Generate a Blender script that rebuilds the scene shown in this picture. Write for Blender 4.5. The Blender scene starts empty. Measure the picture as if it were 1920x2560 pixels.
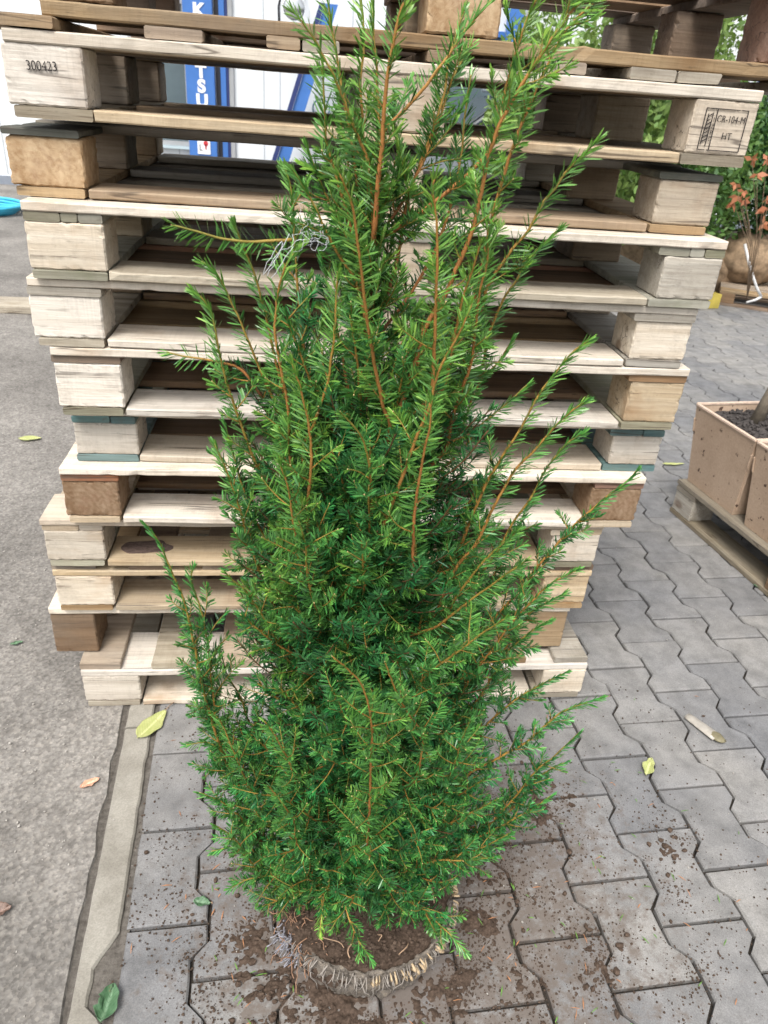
import bpy, bmesh, math, random
import numpy as np
from mathutils import Vector, Matrix, noise as mnoise

random.seed(7)
RNG = np.random.default_rng(7)
scene = bpy.context.scene
COL = scene.collection

# ------------------------------------------------------------------ camera
W_PX, H_PX = 1920.0, 2560.0
F_PX = 1867.4
PITCH, ROLL, PSI = 0.50767, 0.07847, 0.13792
CAM = np.array([0.4668, -1.3587, 1.2931])
hd = np.array([math.sin(PSI), math.cos(PSI), 0.0])
_r = np.array([math.cos(PSI), -math.sin(PSI), 0.0])
_z = np.array([0, 0, 1.0])
fw = hd * math.cos(PITCH) - _z * math.sin(PITCH)
up = hd * math.sin(PITCH) + _z * math.cos(PITCH)
RT = _r * math.cos(ROLL) + up * math.sin(ROLL)
UP = up * math.cos(ROLL) - _r * math.sin(ROLL)
cam_d = bpy.data.cameras.new('camera')
cam = bpy.data.objects.new('camera', cam_d)
COL.objects.link(cam)
m = Matrix.Identity(4)
for i in range(3):
    m[i][0], m[i][1], m[i][2], m[i][3] = RT[i], UP[i], -fw[i], CAM[i]
cam.matrix_world = m
cam_d.sensor_fit = 'HORIZONTAL'
cam_d.sensor_width = 36.0
cam_d.lens = F_PX / W_PX * 36.0
cam_d.clip_start, cam_d.clip_end = 0.02, 500
cam_d.dof.use_dof = True
cam_d.dof.focus_distance = 1.10
cam_d.dof.aperture_fstop = 15.0
scene.camera = cam

# ------------------------------------------------------------------ light
SUN_EL, SUN_AZ = math.radians(58), math.radians(205)     # azimuth measured clockwise from +Y
world = bpy.data.worlds.new('World')
scene.world = world
world.use_nodes = True
nt = world.node_tree
bg = nt.nodes['Background']
sky = nt.nodes.new('ShaderNodeTexSky')
sky.sky_type = 'NISHITA'
sky.sun_disc = False
sky.sun_elevation = SUN_EL
sky.sun_rotation = SUN_AZ
sky.dust_density = 4.0
hs = nt.nodes.new('ShaderNodeHueSaturation')
hs.inputs['Saturation'].default_value = 0.22
nt.links.new(sky.outputs[0], hs.inputs['Color'])
nt.links.new(hs.outputs[0], bg.inputs['Color'])
bg.inputs['Strength'].default_value = 0.14
sun_d = bpy.data.lights.new('sun', 'SUN')
sun_d.energy = 1.5
sun_d.angle = math.radians(20)
sun_d.color = (1.0, 0.95, 0.88)
sun = bpy.data.objects.new('sun', sun_d)
COL.objects.link(sun)
sd = Vector((math.sin(SUN_AZ) * math.cos(SUN_EL), math.cos(SUN_AZ) * math.cos(SUN_EL), math.sin(SUN_EL)))
sun.rotation_euler = sd.to_track_quat('Z', 'Y').to_euler()
scene.view_settings.view_transform = 'Standard'
scene.view_settings.look = 'None'
scene.view_settings.gamma = 1.0
scene.view_settings.exposure = 0.92
scene.render.resolution_x, scene.render.resolution_y = 768, 1024


def ray(x, y):
    u, v = (x - W_PX / 2) / F_PX, (y - H_PX / 2) / F_PX
    return fw + RT * u - UP * v


def at(x, y, Y):
    d = ray(x, y)
    return CAM + d * (Y - CAM[1]) / d[1]


def atz(x, y, Z):
    d = ray(x, y)
    return CAM + d * (Z - CAM[2]) / d[2]


# ------------------------------------------------------------------ helpers
def link(o, parent=None):
    COL.objects.link(o)
    if parent is not None:
        o.parent = parent
    return o


def tag(o, label=None, cat=None, group=None, kind=None):
    if label: o['label'] = label
    if cat: o['category'] = cat
    if group: o['group'] = group
    if kind: o['kind'] = kind
    return o


def thing(name, label, cat, loc=(0, 0, 0), rz=0.0, group=None):
    o = bpy.data.objects.new(name, None)
    o.empty_display_size = 0.05
    o.location = loc
    o.rotation_euler = (0, 0, rz)
    link(o)
    return tag(o, label, cat, group)


def mesh_obj(name, verts, faces, mat, parent=None, smooth=False, loc=None):
    me = bpy.data.meshes.new(name)
    me.from_pydata([tuple(v) for v in verts], [], [tuple(f) for f in faces])
    mats = mat if isinstance(mat, (list, tuple)) else [mat]
    for mm in mats:
        me.materials.append(mm)
    if smooth:
        me.polygons.foreach_set('use_smooth', [True] * len(me.polygons))
    me.update()
    o = bpy.data.objects.new(name, me)
    if loc is not None:
        o.location = loc
    return link(o, parent)


def bm_obj(name, bm, mat, parent=None, smooth=False, loc=None):
    me = bpy.data.meshes.new(name)
    bm.to_mesh(me)
    bm.free()
    mats = mat if isinstance(mat, (list, tuple)) else [mat]
    for mm in mats:
        me.materials.append(mm)
    if smooth:
        me.polygons.foreach_set('use_smooth', [True] * len(me.polygons))
    o = bpy.data.objects.new(name, me)
    if loc is not None:
        o.location = loc
    return link(o, parent)


def vnoise(shape, cells, seed):
    """smooth 2-D value noise in 0..1"""
    r = np.random.default_rng(seed)
    gy, gx = cells
    g = r.random((gy + 2, gx + 2))
    ys = np.linspace(0, gy, shape[0]); xs = np.linspace(0, gx, shape[1])
    yi = np.minimum(ys.astype(int), gy); xi = np.minimum(xs.astype(int), gx)
    fy = (ys - yi)[:, None]; fx = (xs - xi)[None, :]
    fy = fy * fy * (3 - 2 * fy); fx = fx * fx * (3 - 2 * fx)
    a = g[yi][:, xi]; b = g[yi][:, xi + 1]; c = g[yi + 1][:, xi]; d = g[yi + 1][:, xi + 1]
    return (a * (1 - fx) + b * fx) * (1 - fy) + (c * (1 - fx) + d * fx) * fy


class NT:
    """small node-tree helper"""
    def __init__(self, name):
        self.m = bpy.data.materials.new(name)
        self.m.use_nodes = True
        self.t = self.m.node_tree
        self.b = self.t.nodes['Principled BSDF']

    def n(self, kind, **kw):
        nd = self.t.nodes.new('ShaderNode' + kind)
        for k, v in kw.items():
            if k in nd.inputs.keys():
                nd.inputs[k].default_value = v
            else:
                setattr(nd, k, v)
        return nd

    def l(self, a, b):
        self.t.links.new(a, b)

    def ramp(self, fac, stops):
        r = self.n('ValToRGB')
        e = r.color_ramp.elements
        while len(e) < len(stops):
            e.new(0.5)
        for el, (p, c) in zip(e, stops):
            el.position = p
            el.color = c if len(c) == 4 else (*c, 1)
        self.l(fac, r.inputs[0])
        return r.outputs[0]

    def mix(self, a, b, fac, mode='MIX'):
        mx = self.n('MixRGB', blend_type=mode)
        for s, i in ((fac, 0), (a, 1), (b, 2)):
            if hasattr(s, 'links') or hasattr(s, 'is_output'):
                self.l(s, mx.inputs[i])
            elif i == 0:
                mx.inputs[0].default_value = s
            else:
                mx.inputs[i].default_value = (*s, 1)
        return mx.outputs[0]

    def coord(self, scale=(1, 1, 1), which='Object', rot=(0, 0, 0)):
        tc = self.n('TexCoord')
        mp = self.n('Mapping')
        mp.inputs['Scale'].default_value = scale
        mp.inputs['Rotation'].default_value = rot
        self.l(tc.outputs[which], mp.inputs['Vector'])
        return mp.outputs[0]

    def noise(self, vec, scale, detail=4, rough=0.55, dist=0.0):
        nz = self.n('TexNoise')
        nz.inputs['Scale'].default_value = scale
        nz.inputs['Detail'].default_value = detail
        nz.inputs['Roughness'].default_value = rough
        nz.inputs['Distortion'].default_value = dist
        self.l(vec, nz.inputs['Vector'])
        return nz.outputs['Fac']

    def bump(self, h, strength=0.3, dist=0.002):
        bp = self.n('Bump')
        bp.inputs['Strength'].default_value = strength
        bp.inputs['Distance'].default_value = dist
        self.l(h, bp.inputs['Height'])
        self.l(bp.outputs[0], self.b.inputs['Normal'])

    def base(self, c):
        if hasattr(c, 'is_output'):
            self.l(c, self.b.inputs['Base Color'])
        else:
            self.b.inputs['Base Color'].default_value = (*c, 1)

    def rough(self, r, spec=None):
        self.b.inputs['Roughness'].default_value = r
        if spec is not None:
            self.b.inputs['Specular IOR Level'].default_value = spec


def plain(name, col, rough=0.6, var=0.12, scale=40, metal=0.0, spec=0.4, bump=0.0):
    k = NT(name)
    v = k.coord()
    f = k.noise(v, scale, 5)
    a = tuple(c * (1 - var) for c in col); b = tuple(min(1, c * (1 + var)) for c in col)
    k.base(k.ramp(f, [(0.3, a), (0.7, b)]))
    k.rough(rough, spec)
    k.b.inputs['Metallic'].default_value = metal
    if bump:
        k.bump(f, bump, 0.002)
    return k.m


def wood(name, light, dark, grain=1.0, stain=(0.30, 0.16, 0.07), stain_amt=0.35, axis='X', grime=0.35):
    """sawn softwood, grain along the local X (or Y) axis, different on every board"""
    k = NT(name)
    oi = k.n('ObjectInfo')
    tc = k.n('TexCoord')
    off = k.n('VectorMath', operation='SCALE')
    comb = k.n('CombineXYZ')
    for i, mul in enumerate((37.0, 91.0, 53.0)):
        mm = k.n('Math', operation='MULTIPLY')
        mm.inputs[1].default_value = mul
        k.l(oi.outputs['Random'], mm.inputs[0])
        k.l(mm.outputs[0], comb.inputs[i])
    add = k.n('VectorMath', operation='ADD')
    k.l(tc.outputs['Object'], add.inputs[0]); k.l(comb.outputs[0], add.inputs[1])
    def mapped(s):
        mp = k.n('Mapping')
        mp.inputs['Scale'].default_value = s
        k.l(add.outputs[0], mp.inputs['Vector'])
        return mp.outputs[0]
    st = (0.05, 1, 1) if axis == 'X' else (1, 0.05, 1)
    fine = k.noise(mapped(st), 260, 5, 0.6)
    broad = k.noise(mapped(st), 38, 3, 0.5, 0.6)
    blot = k.noise(mapped((1, 1, 1)), 7, 4, 0.6)
    speck = k.noise(mapped((0.5, 1, 1)), 130, 3, 0.65)
    c = k.ramp(broad, [(0.3, dark), (0.62, light)])
    g = k.ramp(fine, [(0.25, (0.62, 0.56, 0.50)), (0.6, (1, 1, 1))])
    c = k.mix(c, g, 0.55 * grain, 'MULTIPLY')
    stk = k.noise(mapped((0.025, 1, 1) if axis == 'X' else (1, 0.025, 1)), 95, 3, 0.7)
    c = k.mix(c, k.ramp(stk, [(0.36, (0.60, 0.55, 0.50)), (0.52, (1, 1, 1)), (0.75, (1.10, 1.10, 1.10))]), 0.36, 'MULTIPLY')
    sm = k.ramp(blot, [(0.56, (0, 0, 0)), (0.74, (1, 1, 1))])
    sm2 = k.n('Math', operation='MULTIPLY'); sm2.inputs[1].default_value = stain_amt
    k.l(sm, sm2.inputs[0])
    c = k.mix(c, stain, sm2.outputs[0])
    gr = k.ramp(speck, [(0.62, (0, 0, 0)), (0.74, (1, 1, 1))])
    gm = k.n('Math', operation='MULTIPLY'); gm.inputs[1].default_value = grime
    k.l(gr, gm.inputs[0])
    c = k.mix(c, (0.10, 0.085, 0.06), gm.outputs[0])
    # drying cracks along the grain, grey weathering in broad patches
    ck = k.noise(mapped((0.035, 1, 1) if axis == 'X' else (1, 0.035, 1)), 34, 2, 0.5)
    ckm = k.ramp(ck, [(0.484, (0, 0, 0)), (0.497, (.75, .75, .75)), (0.503, (.75, .75, .75)), (0.516, (0, 0, 0))])
    brk = k.ramp(k.noise(mapped((0.6, 1, 1)), 13, 3, 0.6), [(0.50, (0, 0, 0)), (0.58, (1, 1, 1))])
    c = k.mix(c, (0.075, 0.055, 0.040), k.mix(ckm, brk, 1.0, 'MULTIPLY'))
    wea = k.ramp(k.noise(mapped((0.35, 1, 1)), 5.5, 5, 0.65), [(0.50, (0, 0, 0)), (0.72, (.5, .5, .5))])
    c = k.mix(c, k.mix(c, (0.34, 0.32, 0.28), 0.65), wea)
    saw = k.noise(mapped((1, 0.03, 0.03) if axis == 'X' else (0.03, 1, 0.03)), 330, 2, 0.6)
    c = k.mix(c, k.ramp(saw, [(0.34, (0.86, 0.85, 0.84)), (0.55, (1.03, 1.03, 1.03))]), k.ramp(k.noise(mapped((1, 1, 1)), 9, 3, 0.6), [(0.42, (0, 0, 0)), (0.66, (.6, .6, .6))]), 'MULTIPLY')
    dust = k.ramp(k.noise(mapped((1, 1, 1)), 19, 6, 0.75), [(0.50, (0, 0, 0)), (0.72, (.42, .42, .42))])
    c = k.mix(c, k.mix(c, (0.16, 0.13, 0.10), .75), dust)
    # small knots
    vo = k.n('TexVoronoi', feature='F1')
    vo.inputs['Scale'].default_value = 5.5
    k.l(mapped((0.6, 1, 1)), vo.inputs['Vector'])
    kn = k.ramp(vo.outputs['Distance'], [(0.05, (1, 1, 1)), (0.10, (0, 0, 0))])
    km = k.n('Math', operation='MULTIPLY'); km.inputs[1].default_value = 0.6
    k.l(kn, km.inputs[0])
    c = k.mix(c, (0.13, 0.06, 0.025), km.outputs[0])
    # whole-board shade
    vr = k.n('MapRange'); vr.inputs['To Min'].default_value = 0.72; vr.inputs['To Max'].default_value = 1.10
    k.l(oi.outputs['Random'], vr.inputs['Value'])
    hsv = k.n('HueSaturation')
    k.l(vr.outputs[0], hsv.inputs['Value'])
    sr_ = k.n('Math', operation='MULTIPLY'); sr_.inputs[1].default_value = 7.31
    fr_ = k.n('Math', operation='FRACT'); k.l(oi.outputs['Random'], sr_.inputs[0]); k.l(sr_.outputs[0], fr_.inputs[0])
    ss_ = k.n('MapRange'); ss_.inputs['To Min'].default_value = 0.72; ss_.inputs['To Max'].default_value = 1.28
    k.l(fr_.outputs[0], ss_.inputs['Value']); k.l(ss_.outputs[0], hsv.inputs['Saturation'])
    k.l(c, hsv.inputs['Color'])
    k.base(hsv.outputs[0])
    k.rough(0.78, 0.25)
    k.bump(fine, 0.6, 0.0014)
    return k.m


def endgrain(name, light, dark):
    k = NT(name)
    oi = k.n('ObjectInfo')
    tc = k.n('TexCoord')
    mp = k.n('Mapping')
    k.l(tc.outputs['Object'], mp.inputs['Vector'])
    mp.inputs['Location'].default_value = (0.03, 0, 0.02)
    wv = k.n('TexWave', wave_type='RINGS', rings_direction='Y')
    wv.inputs['Scale'].default_value = 28
    wv.inputs['Distortion'].default_value = 2.5
    wv.inputs['Detail'].default_value = 3
    wv.inputs['Detail Scale'].default_value = 3
    k.l(mp.outputs[0], wv.inputs['Vector'])
    nz = k.noise(mp.outputs[0], 24, 5, 0.65)
    c = k.ramp(wv.outputs['Fac'], [(0.15, dark), (0.8, light)])
    g = k.ramp(nz, [(0.35, (0.6, 0.5, 0.4)), (0.65, (1, 1, 1))])
    c = k.mix(c, g, 0.8, 'MULTIPLY')
    fib = k.noise(mp.outputs[0], 75, 6, 0.75, 0.6)
    c = k.mix(c, k.ramp(fib, [(0.34, (0.66, 0.56, 0.46)), (0.54, (1.03, 1.02, 1.0))]), 0.75, 'MULTIPLY')
    st_ = k.noise(mp.outputs[0], 11, 4, 0.6)
    c = k.mix(c, (0.20, 0.10, 0.06), k.ramp(st_, [(0.60, (0, 0, 0)), (0.72, (.6, .6, .6))]))
    k.base(c)
    k.rough(0.85, 0.2)
    k.bump(nz, 0.5, 0.002)
    return k.m


M = {}
M['pale'] = wood('wood_pale', (0.75, 0.685, 0.59), (0.66, 0.585, 0.485), 0.6, (0.42, 0.28, 0.17), 0.55, grime=0.22)
M['cream'] = wood('wood_cream', (0.65, 0.545, 0.405), (0.52, 0.41, 0.28), 0.8, (0.36, 0.21, 0.11), 0.55, grime=0.3)
M['tan'] = wood('wood_tan', (0.42, 0.325, 0.22), (0.28, 0.20, 0.13), 0.9, (0.20, 0.12, 0.07), 0.5, grime=0.4)
M['brown'] = wood('wood_brown', (0.31, 0.220, 0.150), (0.20, 0.138, 0.095), 1.0, (0.12, 0.06, 0.03), 0.5)
M['grey'] = wood('wood_grey', (0.46, 0.42, 0.35), (0.32, 0.29, 0.24), 0.9, (0.22, 0.19, 0.13), 0.5, grime=0.3)
M['old'] = wood('wood_old', (0.36, 0.32, 0.255), (0.24, 0.21, 0.165), 1.0, (0.14, 0.12, 0.07), 0.5, grime=0.4)
M['moss'] = wood('wood_moss', (0.36, 0.345, 0.265), (0.24, 0.23, 0.175), 1.0, (0.14, 0.16, 0.07), 0.6, grime=0.4)
M['red'] = wood('wood_red', (0.36, 0.20, 0.13), (0.26, 0.13, 0.08), 0.9, (0.22, 0.08, 0.04), 0.5)
M['teal'] = wood('wood_teal', (0.17, 0.27, 0.265), (0.10, 0.165, 0.17), 0.8, (0.10, 0.12, 0.10), 0.4, grime=0.5)
M['green'] = wood('wood_green', (0.13, 0.14, 0.105), (0.06, 0.065, 0.052), 0.9, (0.07, 0.07, 0.05), 0.6, grime=0.5)
M['end_tan'] = endgrain('endgrain_tan', (0.54, 0.41, 0.265), (0.50, 0.37, 0.235))
M['end_brown'] = endgrain('endgrain_brown', (0.30, 0.215, 0.145), (0.265, 0.185, 0.12))
def ink_mat():
    k = NT('ink')
    v = k.coord()
    f = k.noise(v, 420, 3, 0.7); g = k.noise(v, 60, 3, 0.6)
    k.base((0.045, 0.04, 0.04)); k.rough(.85, .1)
    tr = k.n('BsdfTransparent'); mx = k.n('MixShader')
    ad = k.n('Math', operation='ADD'); k.l(f, ad.inputs[0]); k.l(g, ad.inputs[1])
    k.l(k.ramp(ad.outputs[0], [(0.82, (0, 0, 0)), (0.92, (.92, .92, .92))]), mx.inputs[0])
    k.l(tr.outputs[0], mx.inputs[1]); k.l(k.b.outputs[0], mx.inputs[2])
    k.l(mx.outputs[0], k.t.nodes['Material Output'].inputs['Surface'])
    return k.m


M['ink'] = ink_mat()
M['nail'] = plain('nail_steel', (0.16, 0.13, 0.11), 0.6, 0.2, 100, metal=0.6)


def board(name, L, Wd, T, mat, parent, loc, along='X', seed=None, rough_end=0.0012, wob=0.0010):
    """one sawn board: rounded, slightly wavy, ragged at its ends. L along X (or Y), Wd across, T thick.
    loc = the middle of the board."""
    seed = random.random() * 1000 if seed is None else seed
    ns = max(6, int(L / 0.018))
    b = min(0.0022, T * 0.2)
    prof = [(-Wd / 2 + b, -T / 2), (0, -T / 2), (Wd / 2 - b, -T / 2), (Wd / 2, -T / 2 + b), (Wd / 2, T / 2 - b),
            (Wd / 2 - b, T / 2), (0, T / 2), (-Wd / 2 + b, T / 2), (-Wd / 2, T / 2 - b), (-Wd / 2, -T / 2 + b)]
    n = len(prof)
    vs, fs = [], []
    bend = random.uniform(-1, 1) * wob * 1.5
    for i in range(ns + 1):
        t = i / ns
        x = (t - 0.5) * L
        for j, (py, pz) in enumerate(prof):
            q = Vector((x * 9 + seed, py * 14, pz * 14 + seed * 0.37))
            d1 = mnoise.noise(q) * wob * 1.6
            d2 = mnoise.noise(q * 4.1) * wob * 0.7
            ex = 0.0
            if i in (0, ns):
                ex = mnoise.noise(Vector((py * 160 + seed, pz * 160, seed))) * rough_end * 1.5
            cn = mnoise.noise(Vector((x * 55 + seed * 1.7, (1 if py > 0 else -1) * 5 + (2 if pz > 0 else -2), seed)))
            if cn > .36 and abs(py) > Wd / 2 - b * 1.01:
                d1 -= (cn - .36) * .010 * (1 if py > 0 else -1) * (1 if pz * (1 if seed % 1 > .4 else -1) > 0 else .15)
            vx, vy, vz = x + ex, py + (d1 + d2) * (1 if abs(py) > 1e-4 else 0.3), pz + (d1 * 0.6 if abs(pz) > b else 0) + bend * math.sin(math.pi * t)
            if along == 'X':
                vs.append((vx, vy, vz))
            else:
                vs.append((-vy, vx, vz))
    for i in range(ns):
        for j in range(n):
            a = i * n + j; c = i * n + (j + 1) % n
            fs.append((a, a + n, c + n, c))
    fs.append(tuple(range(n)))
    fs.append(tuple(ns * n + j for j in reversed(range(n))))
    return mesh_obj(name, vs, [f[::-1] for f in fs], mat, parent, loc=loc)


def block(name, wx, dy, hz, mat, parent, loc, chip=0.0026):
    bm = bmesh.new()
    bmesh.ops.create_cube(bm, size=1.0)
    for v in bm.verts:
        v.co = Vector((v.co.x * wx, v.co.y * dy, v.co.z * hz))
    bmesh.ops.bevel(bm, geom=list(bm.edges), offset=0.0028, segments=1, affect='EDGES')
    bmesh.ops.subdivide_edges(bm, edges=[e for e in bm.edges if e.calc_length() > 0.03], cuts=14, use_grid_fill=True)
    s = random.random() * 500
    for v in bm.verts:
        q = v.co * 45 + Vector((s, s * 0.7, 0))
        edge = (abs(v.co.x) > wx / 2 - 0.004) + (abs(v.co.y) > dy / 2 - 0.004) + (abs(v.co.z) > hz / 2 - 0.004)
        a = chip if edge >= 2 else chip * 0.25
        d = mnoise.noise_vector(q * 3.2) * a * .55
        if edge >= 2:
            d -= v.co.normalized() * max(0, mnoise.noise(q * 2.1) - .18) * chip * 2.4
        v.co += d
    return bm_obj(name, bm, mat, parent, loc=loc)


def text_mesh(name, body, size, mat, parent, loc, rot=(math.pi / 2, 0, 0), extrude=0.0002, offset=0.0, align='CENTER', sx=1.0):
    cu = bpy.data.curves.new(name + '_c', 'FONT')
    cu.body = body
    cu.size = size
    cu.extrude = extrude
    cu.offset = offset
    cu.align_x = align
    cu.align_y = 'CENTER'
    tmp = bpy.data.objects.new(name + '_t', cu)
    COL.objects.link(tmp)
    dg = bpy.context.evaluated_depsgraph_get()
    me = bpy.data.meshes.new_from_object(tmp.evaluated_get(dg))
    COL.objects.unlink(tmp)
    bpy.data.objects.remove(tmp)
    me.materials.clear()
    me.materials.append(mat)
    o = bpy.data.objects.new(name, me)
    o.location = loc
    o.rotation_euler = rot
    o.scale = (sx, 1, 1)
    return link(o, parent)


def box_verts(x0, x1, y0, y1, z0, z1):
    v = [(x0, y0, z0), (x1, y0, z0), (x1, y1, z0), (x0, y1, z0), (x0, y0, z1), (x1, y0, z1), (x1, y1, z1), (x0, y1, z1)]
    f = [(0, 3, 2, 1), (4, 5, 6, 7), (0, 1, 5, 4), (1, 2, 6, 5), (2, 3, 7, 6), (3, 0, 4, 7)]
    return v, f


def bevel_box(name, x0, x1, y0, y1, z0, z1, mat, parent=None, bev=0.004, seg=2):
    bm = bmesh.new()
    v, f = box_verts(x0, x1, y0, y1, z0, z1)
    vv = [bm.verts.new(p) for p in v]
    for q in f:
        bm.faces.new([vv[i] for i in q])
    if bev:
        bmesh.ops.bevel(bm, geom=list(bm.edges), offset=bev, segments=seg, affect='EDGES')
    return bm_obj(name, bm, mat, parent)


def tube(pts, radii, seg=6, cap=True):
    """returns verts, faces of a tube along pts"""
    pts = [np.asarray(p, float) for p in pts]
    n = len(pts)
    vs, fs = [], []
    ref = np.array([0.31, 0.77, 0.55])
    for i, p in enumerate(pts):
        t = pts[min(i + 1, n - 1)] - pts[max(i - 1, 0)]
        t = t / (np.linalg.norm(t) + 1e-9)
        a = np.cross(t, ref); a /= (np.linalg.norm(a) + 1e-9)
        b = np.cross(t, a)
        r = radii[i] if hasattr(radii, '__len__') else radii
        for j in range(seg):
            an = 2 * math.pi * j / seg
            vs.append(p + r * (math.cos(an) * a + math.sin(an) * b))
    for i in range(n - 1):
        for j in range(seg):
            k = (j + 1) % seg
            fs.append((i * seg + j, i * seg + k, (i + 1) * seg + k, (i + 1) * seg + j))
    if cap:
        fs.append(tuple(reversed(range(seg))))
        fs.append(tuple((n - 1) * seg + j for j in range(seg)))
    return vs, fs


class MB:
    def __init__(self):
        self.v, self.f = [], []

    def add(self, vs, fs):
        o = len(self.v)
        self.v += [tuple(p) for p in vs]
        self.f += [tuple(i + o for i in q) for q in fs]

    def tube(self, pts, r, seg=6):
        self.add(*tube(pts, r, seg))

    def box(self, *a):
        self.add(*box_verts(*a))

    def build(self, name, mat, parent=None, smooth=False):
        return mesh_obj(name, self.v, self.f, mat, parent, smooth)


# ------------------------------------------------------------------ setting: ground
def ground_mats():
    k = NT('asphalt')
    v = k.coord()
    big = k.noise(v, 2.2, 5, 0.6)
    mid = k.noise(v, 26, 5, 0.7)
    vo = k.n('TexVoronoi', feature='F1'); vo.inputs['Scale'].default_value = 190
    k.l(v, vo.inputs['Vector'])
    vo2 = k.n('TexVoronoi', feature='F1'); vo2.inputs['Scale'].default_value = 95
    k.l(v, vo2.inputs['Vector'])
    c = k.ramp(big, [(0.35, (0.175, 0.167, 0.156)), (0.65, (0.300, 0.288, 0.270))])
    c = k.mix(c, k.ramp(mid, [(0.35, (0.78, 0.77, 0.76)), (0.6, (1.06, 1.05, 1.04))]), 0.9, 'MULTIPLY')
    st = k.ramp(vo.outputs['Color'], [(0.0, (0.36, 0.34, 0.33)), (0.5, (0.9, 0.89, 0.87)), (1.0, (1.45, 1.4, 1.32))])
    c = k.mix(c, st, 0.55, 'MULTIPLY')
    pit = k.ramp(vo2.outputs['Distance'], [(0.35, (1, 1, 1)), (0.75, (0.45, 0.43, 0.42))])
    c = k.mix(c, pit, 0.45, 'MULTIPLY')
    k.base(c); k.rough(0.85, 0.3)
    k.bump(vo.outputs['Distance'], 0.35, 0.002)
    M['asphalt'] = k.m

    k = NT('paver_concrete')
    v = k.coord()
    geo = k.n('NewGeometry')
    sp = k.noise(v, 420, 3, 0.7)
    md = k.noise(v, 16, 5, 0.65)
    bg_ = k.noise(v, 3.0, 4, 0.6)
    c = k.ramp(sp, [(0.3, (0.184, 0.184, 0.183)), (0.7, (0.310, 0.309, 0.306))])
    c = k.mix(c, k.ramp(md, [(0.32, (0.66, 0.655, 0.65)), (0.6, (1.05, 1.04, 1.03))]), 0.9, 'MULTIPLY')
    c = k.mix(c, k.ramp(bg_, [(0.35, (0.86, 0.87, 0.90)), (0.65, (1.05, 1.03, 1.0))]), 0.9, 'MULTIPLY')
    rv = k.ramp(geo.outputs['Random Per Island'], [(0.0, (0.80, 0.81, 0.83)), (0.5, (0.95, 0.95, 0.95)), (1.0, (1.07, 1.06, 1.04))])
    c = k.mix(c, rv, 1.0, 'MULTIPLY')
    # soil trodden into the stones round the root ball
    pos = k.n('VectorMath', operation='DISTANCE')
    tc = k.n('TexCoord'); k.l(tc.outputs['Object'], pos.inputs[0]); pos.inputs[1].default_value = (0.72, -0.52, 0.0)
    near = k.n('MapRange', interpolation_type='SMOOTHSTEP'); near.inputs['From Min'].default_value = 0.75; near.inputs['From Max'].default_value = 0.12
    near.inputs['To Max'].default_value = 0.33
    k.l(pos.outputs['Value'], near.inputs['Value'])
    dn = k.noise(v, 34, 7, 0.75)
    ad = k.n('Math', operation='ADD'); k.l(near.outputs[0], ad.inputs[0]); k.l(dn, ad.inputs[1])
    dm = k.ramp(ad.outputs[0], [(0.66, (0, 0, 0)), (0.82, (.8, .8, .8))])
    c = k.mix(c, (0.130, 0.104, 0.086), dm)
    k.base(c); k.rough(0.8, 0.3)
    k.bump(sp, 0.25, 0.001)
    M['paver'] = k.m

    k = NT('joint_soil')
    v = k.coord()
    f = k.noise(v, 60, 6, 0.7)
    k.base(k.ramp(f, [(0.3, (0.016, 0.014, 0.012)), (0.7, (0.060, 0.052, 0.044))]))
    k.rough(0.95, 0.1)
    k.bump(f, 0.6, 0.004)
    M['joint'] = k.m

    k = NT('kerb_concrete')
    v = k.coord()
    f = k.noise(v, 300, 4, 0.7); g = k.noise(v, 9, 5, 0.65)
    c = k.ramp(f, [(0.3, (0.240, 0.228, 0.203)), (0.7, (0.350, 0.334, 0.300))])
    c = k.mix(c, k.ramp(g, [(0.3, (0.62, 0.60, 0.56)), (0.60, (1.04, 1.03, 1.0))]), 0.9, 'MULTIPLY')
    k.base(c); k.rough(0.85, 0.25); k.bump(f, 0.25, 0.001)
    M['kerb'] = k.m

    k = NT('soil')
    v = k.coord()
    f = k.noise(v, 55, 7, 0.75); g = k.noise(v, 220, 4, 0.7)
    c = k.ramp(f, [(0.28, (0.040, 0.029, 0.022)), (0.55, (0.088, 0.064, 0.050)), (0.8, (0.155, 0.118, 0.093))])
    c = k.mix(c, k.ramp(g, [(0.3, (0.6, 0.58, 0.55)), (0.7, (1.25, 1.2, 1.15))]), 0.8, 'MULTIPLY')
    k.base(c); k.rough(0.95, 0.15); k.bump(g, 0.6, 0.002)
    M['soil'] = k.m


ground_mats()
PA = math.radians(3.0)
PO = np.array([0.155, 0.0])


def pav(u, v, z=0.0):
    return (PO[0] + u * math.cos(PA) - v * math.sin(PA), PO[1] + u * math.sin(PA) + v * math.cos(PA), z)


# base sheet out to the horizon
g = mesh_obj('ground', [(-150, -150, -0.035), (150, -150, -0.035), (150, 150, -0.035), (-150, 150, -0.035)], [(0, 1, 2, 3)], M['joint'])
tag(g, kind='structure')


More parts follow.
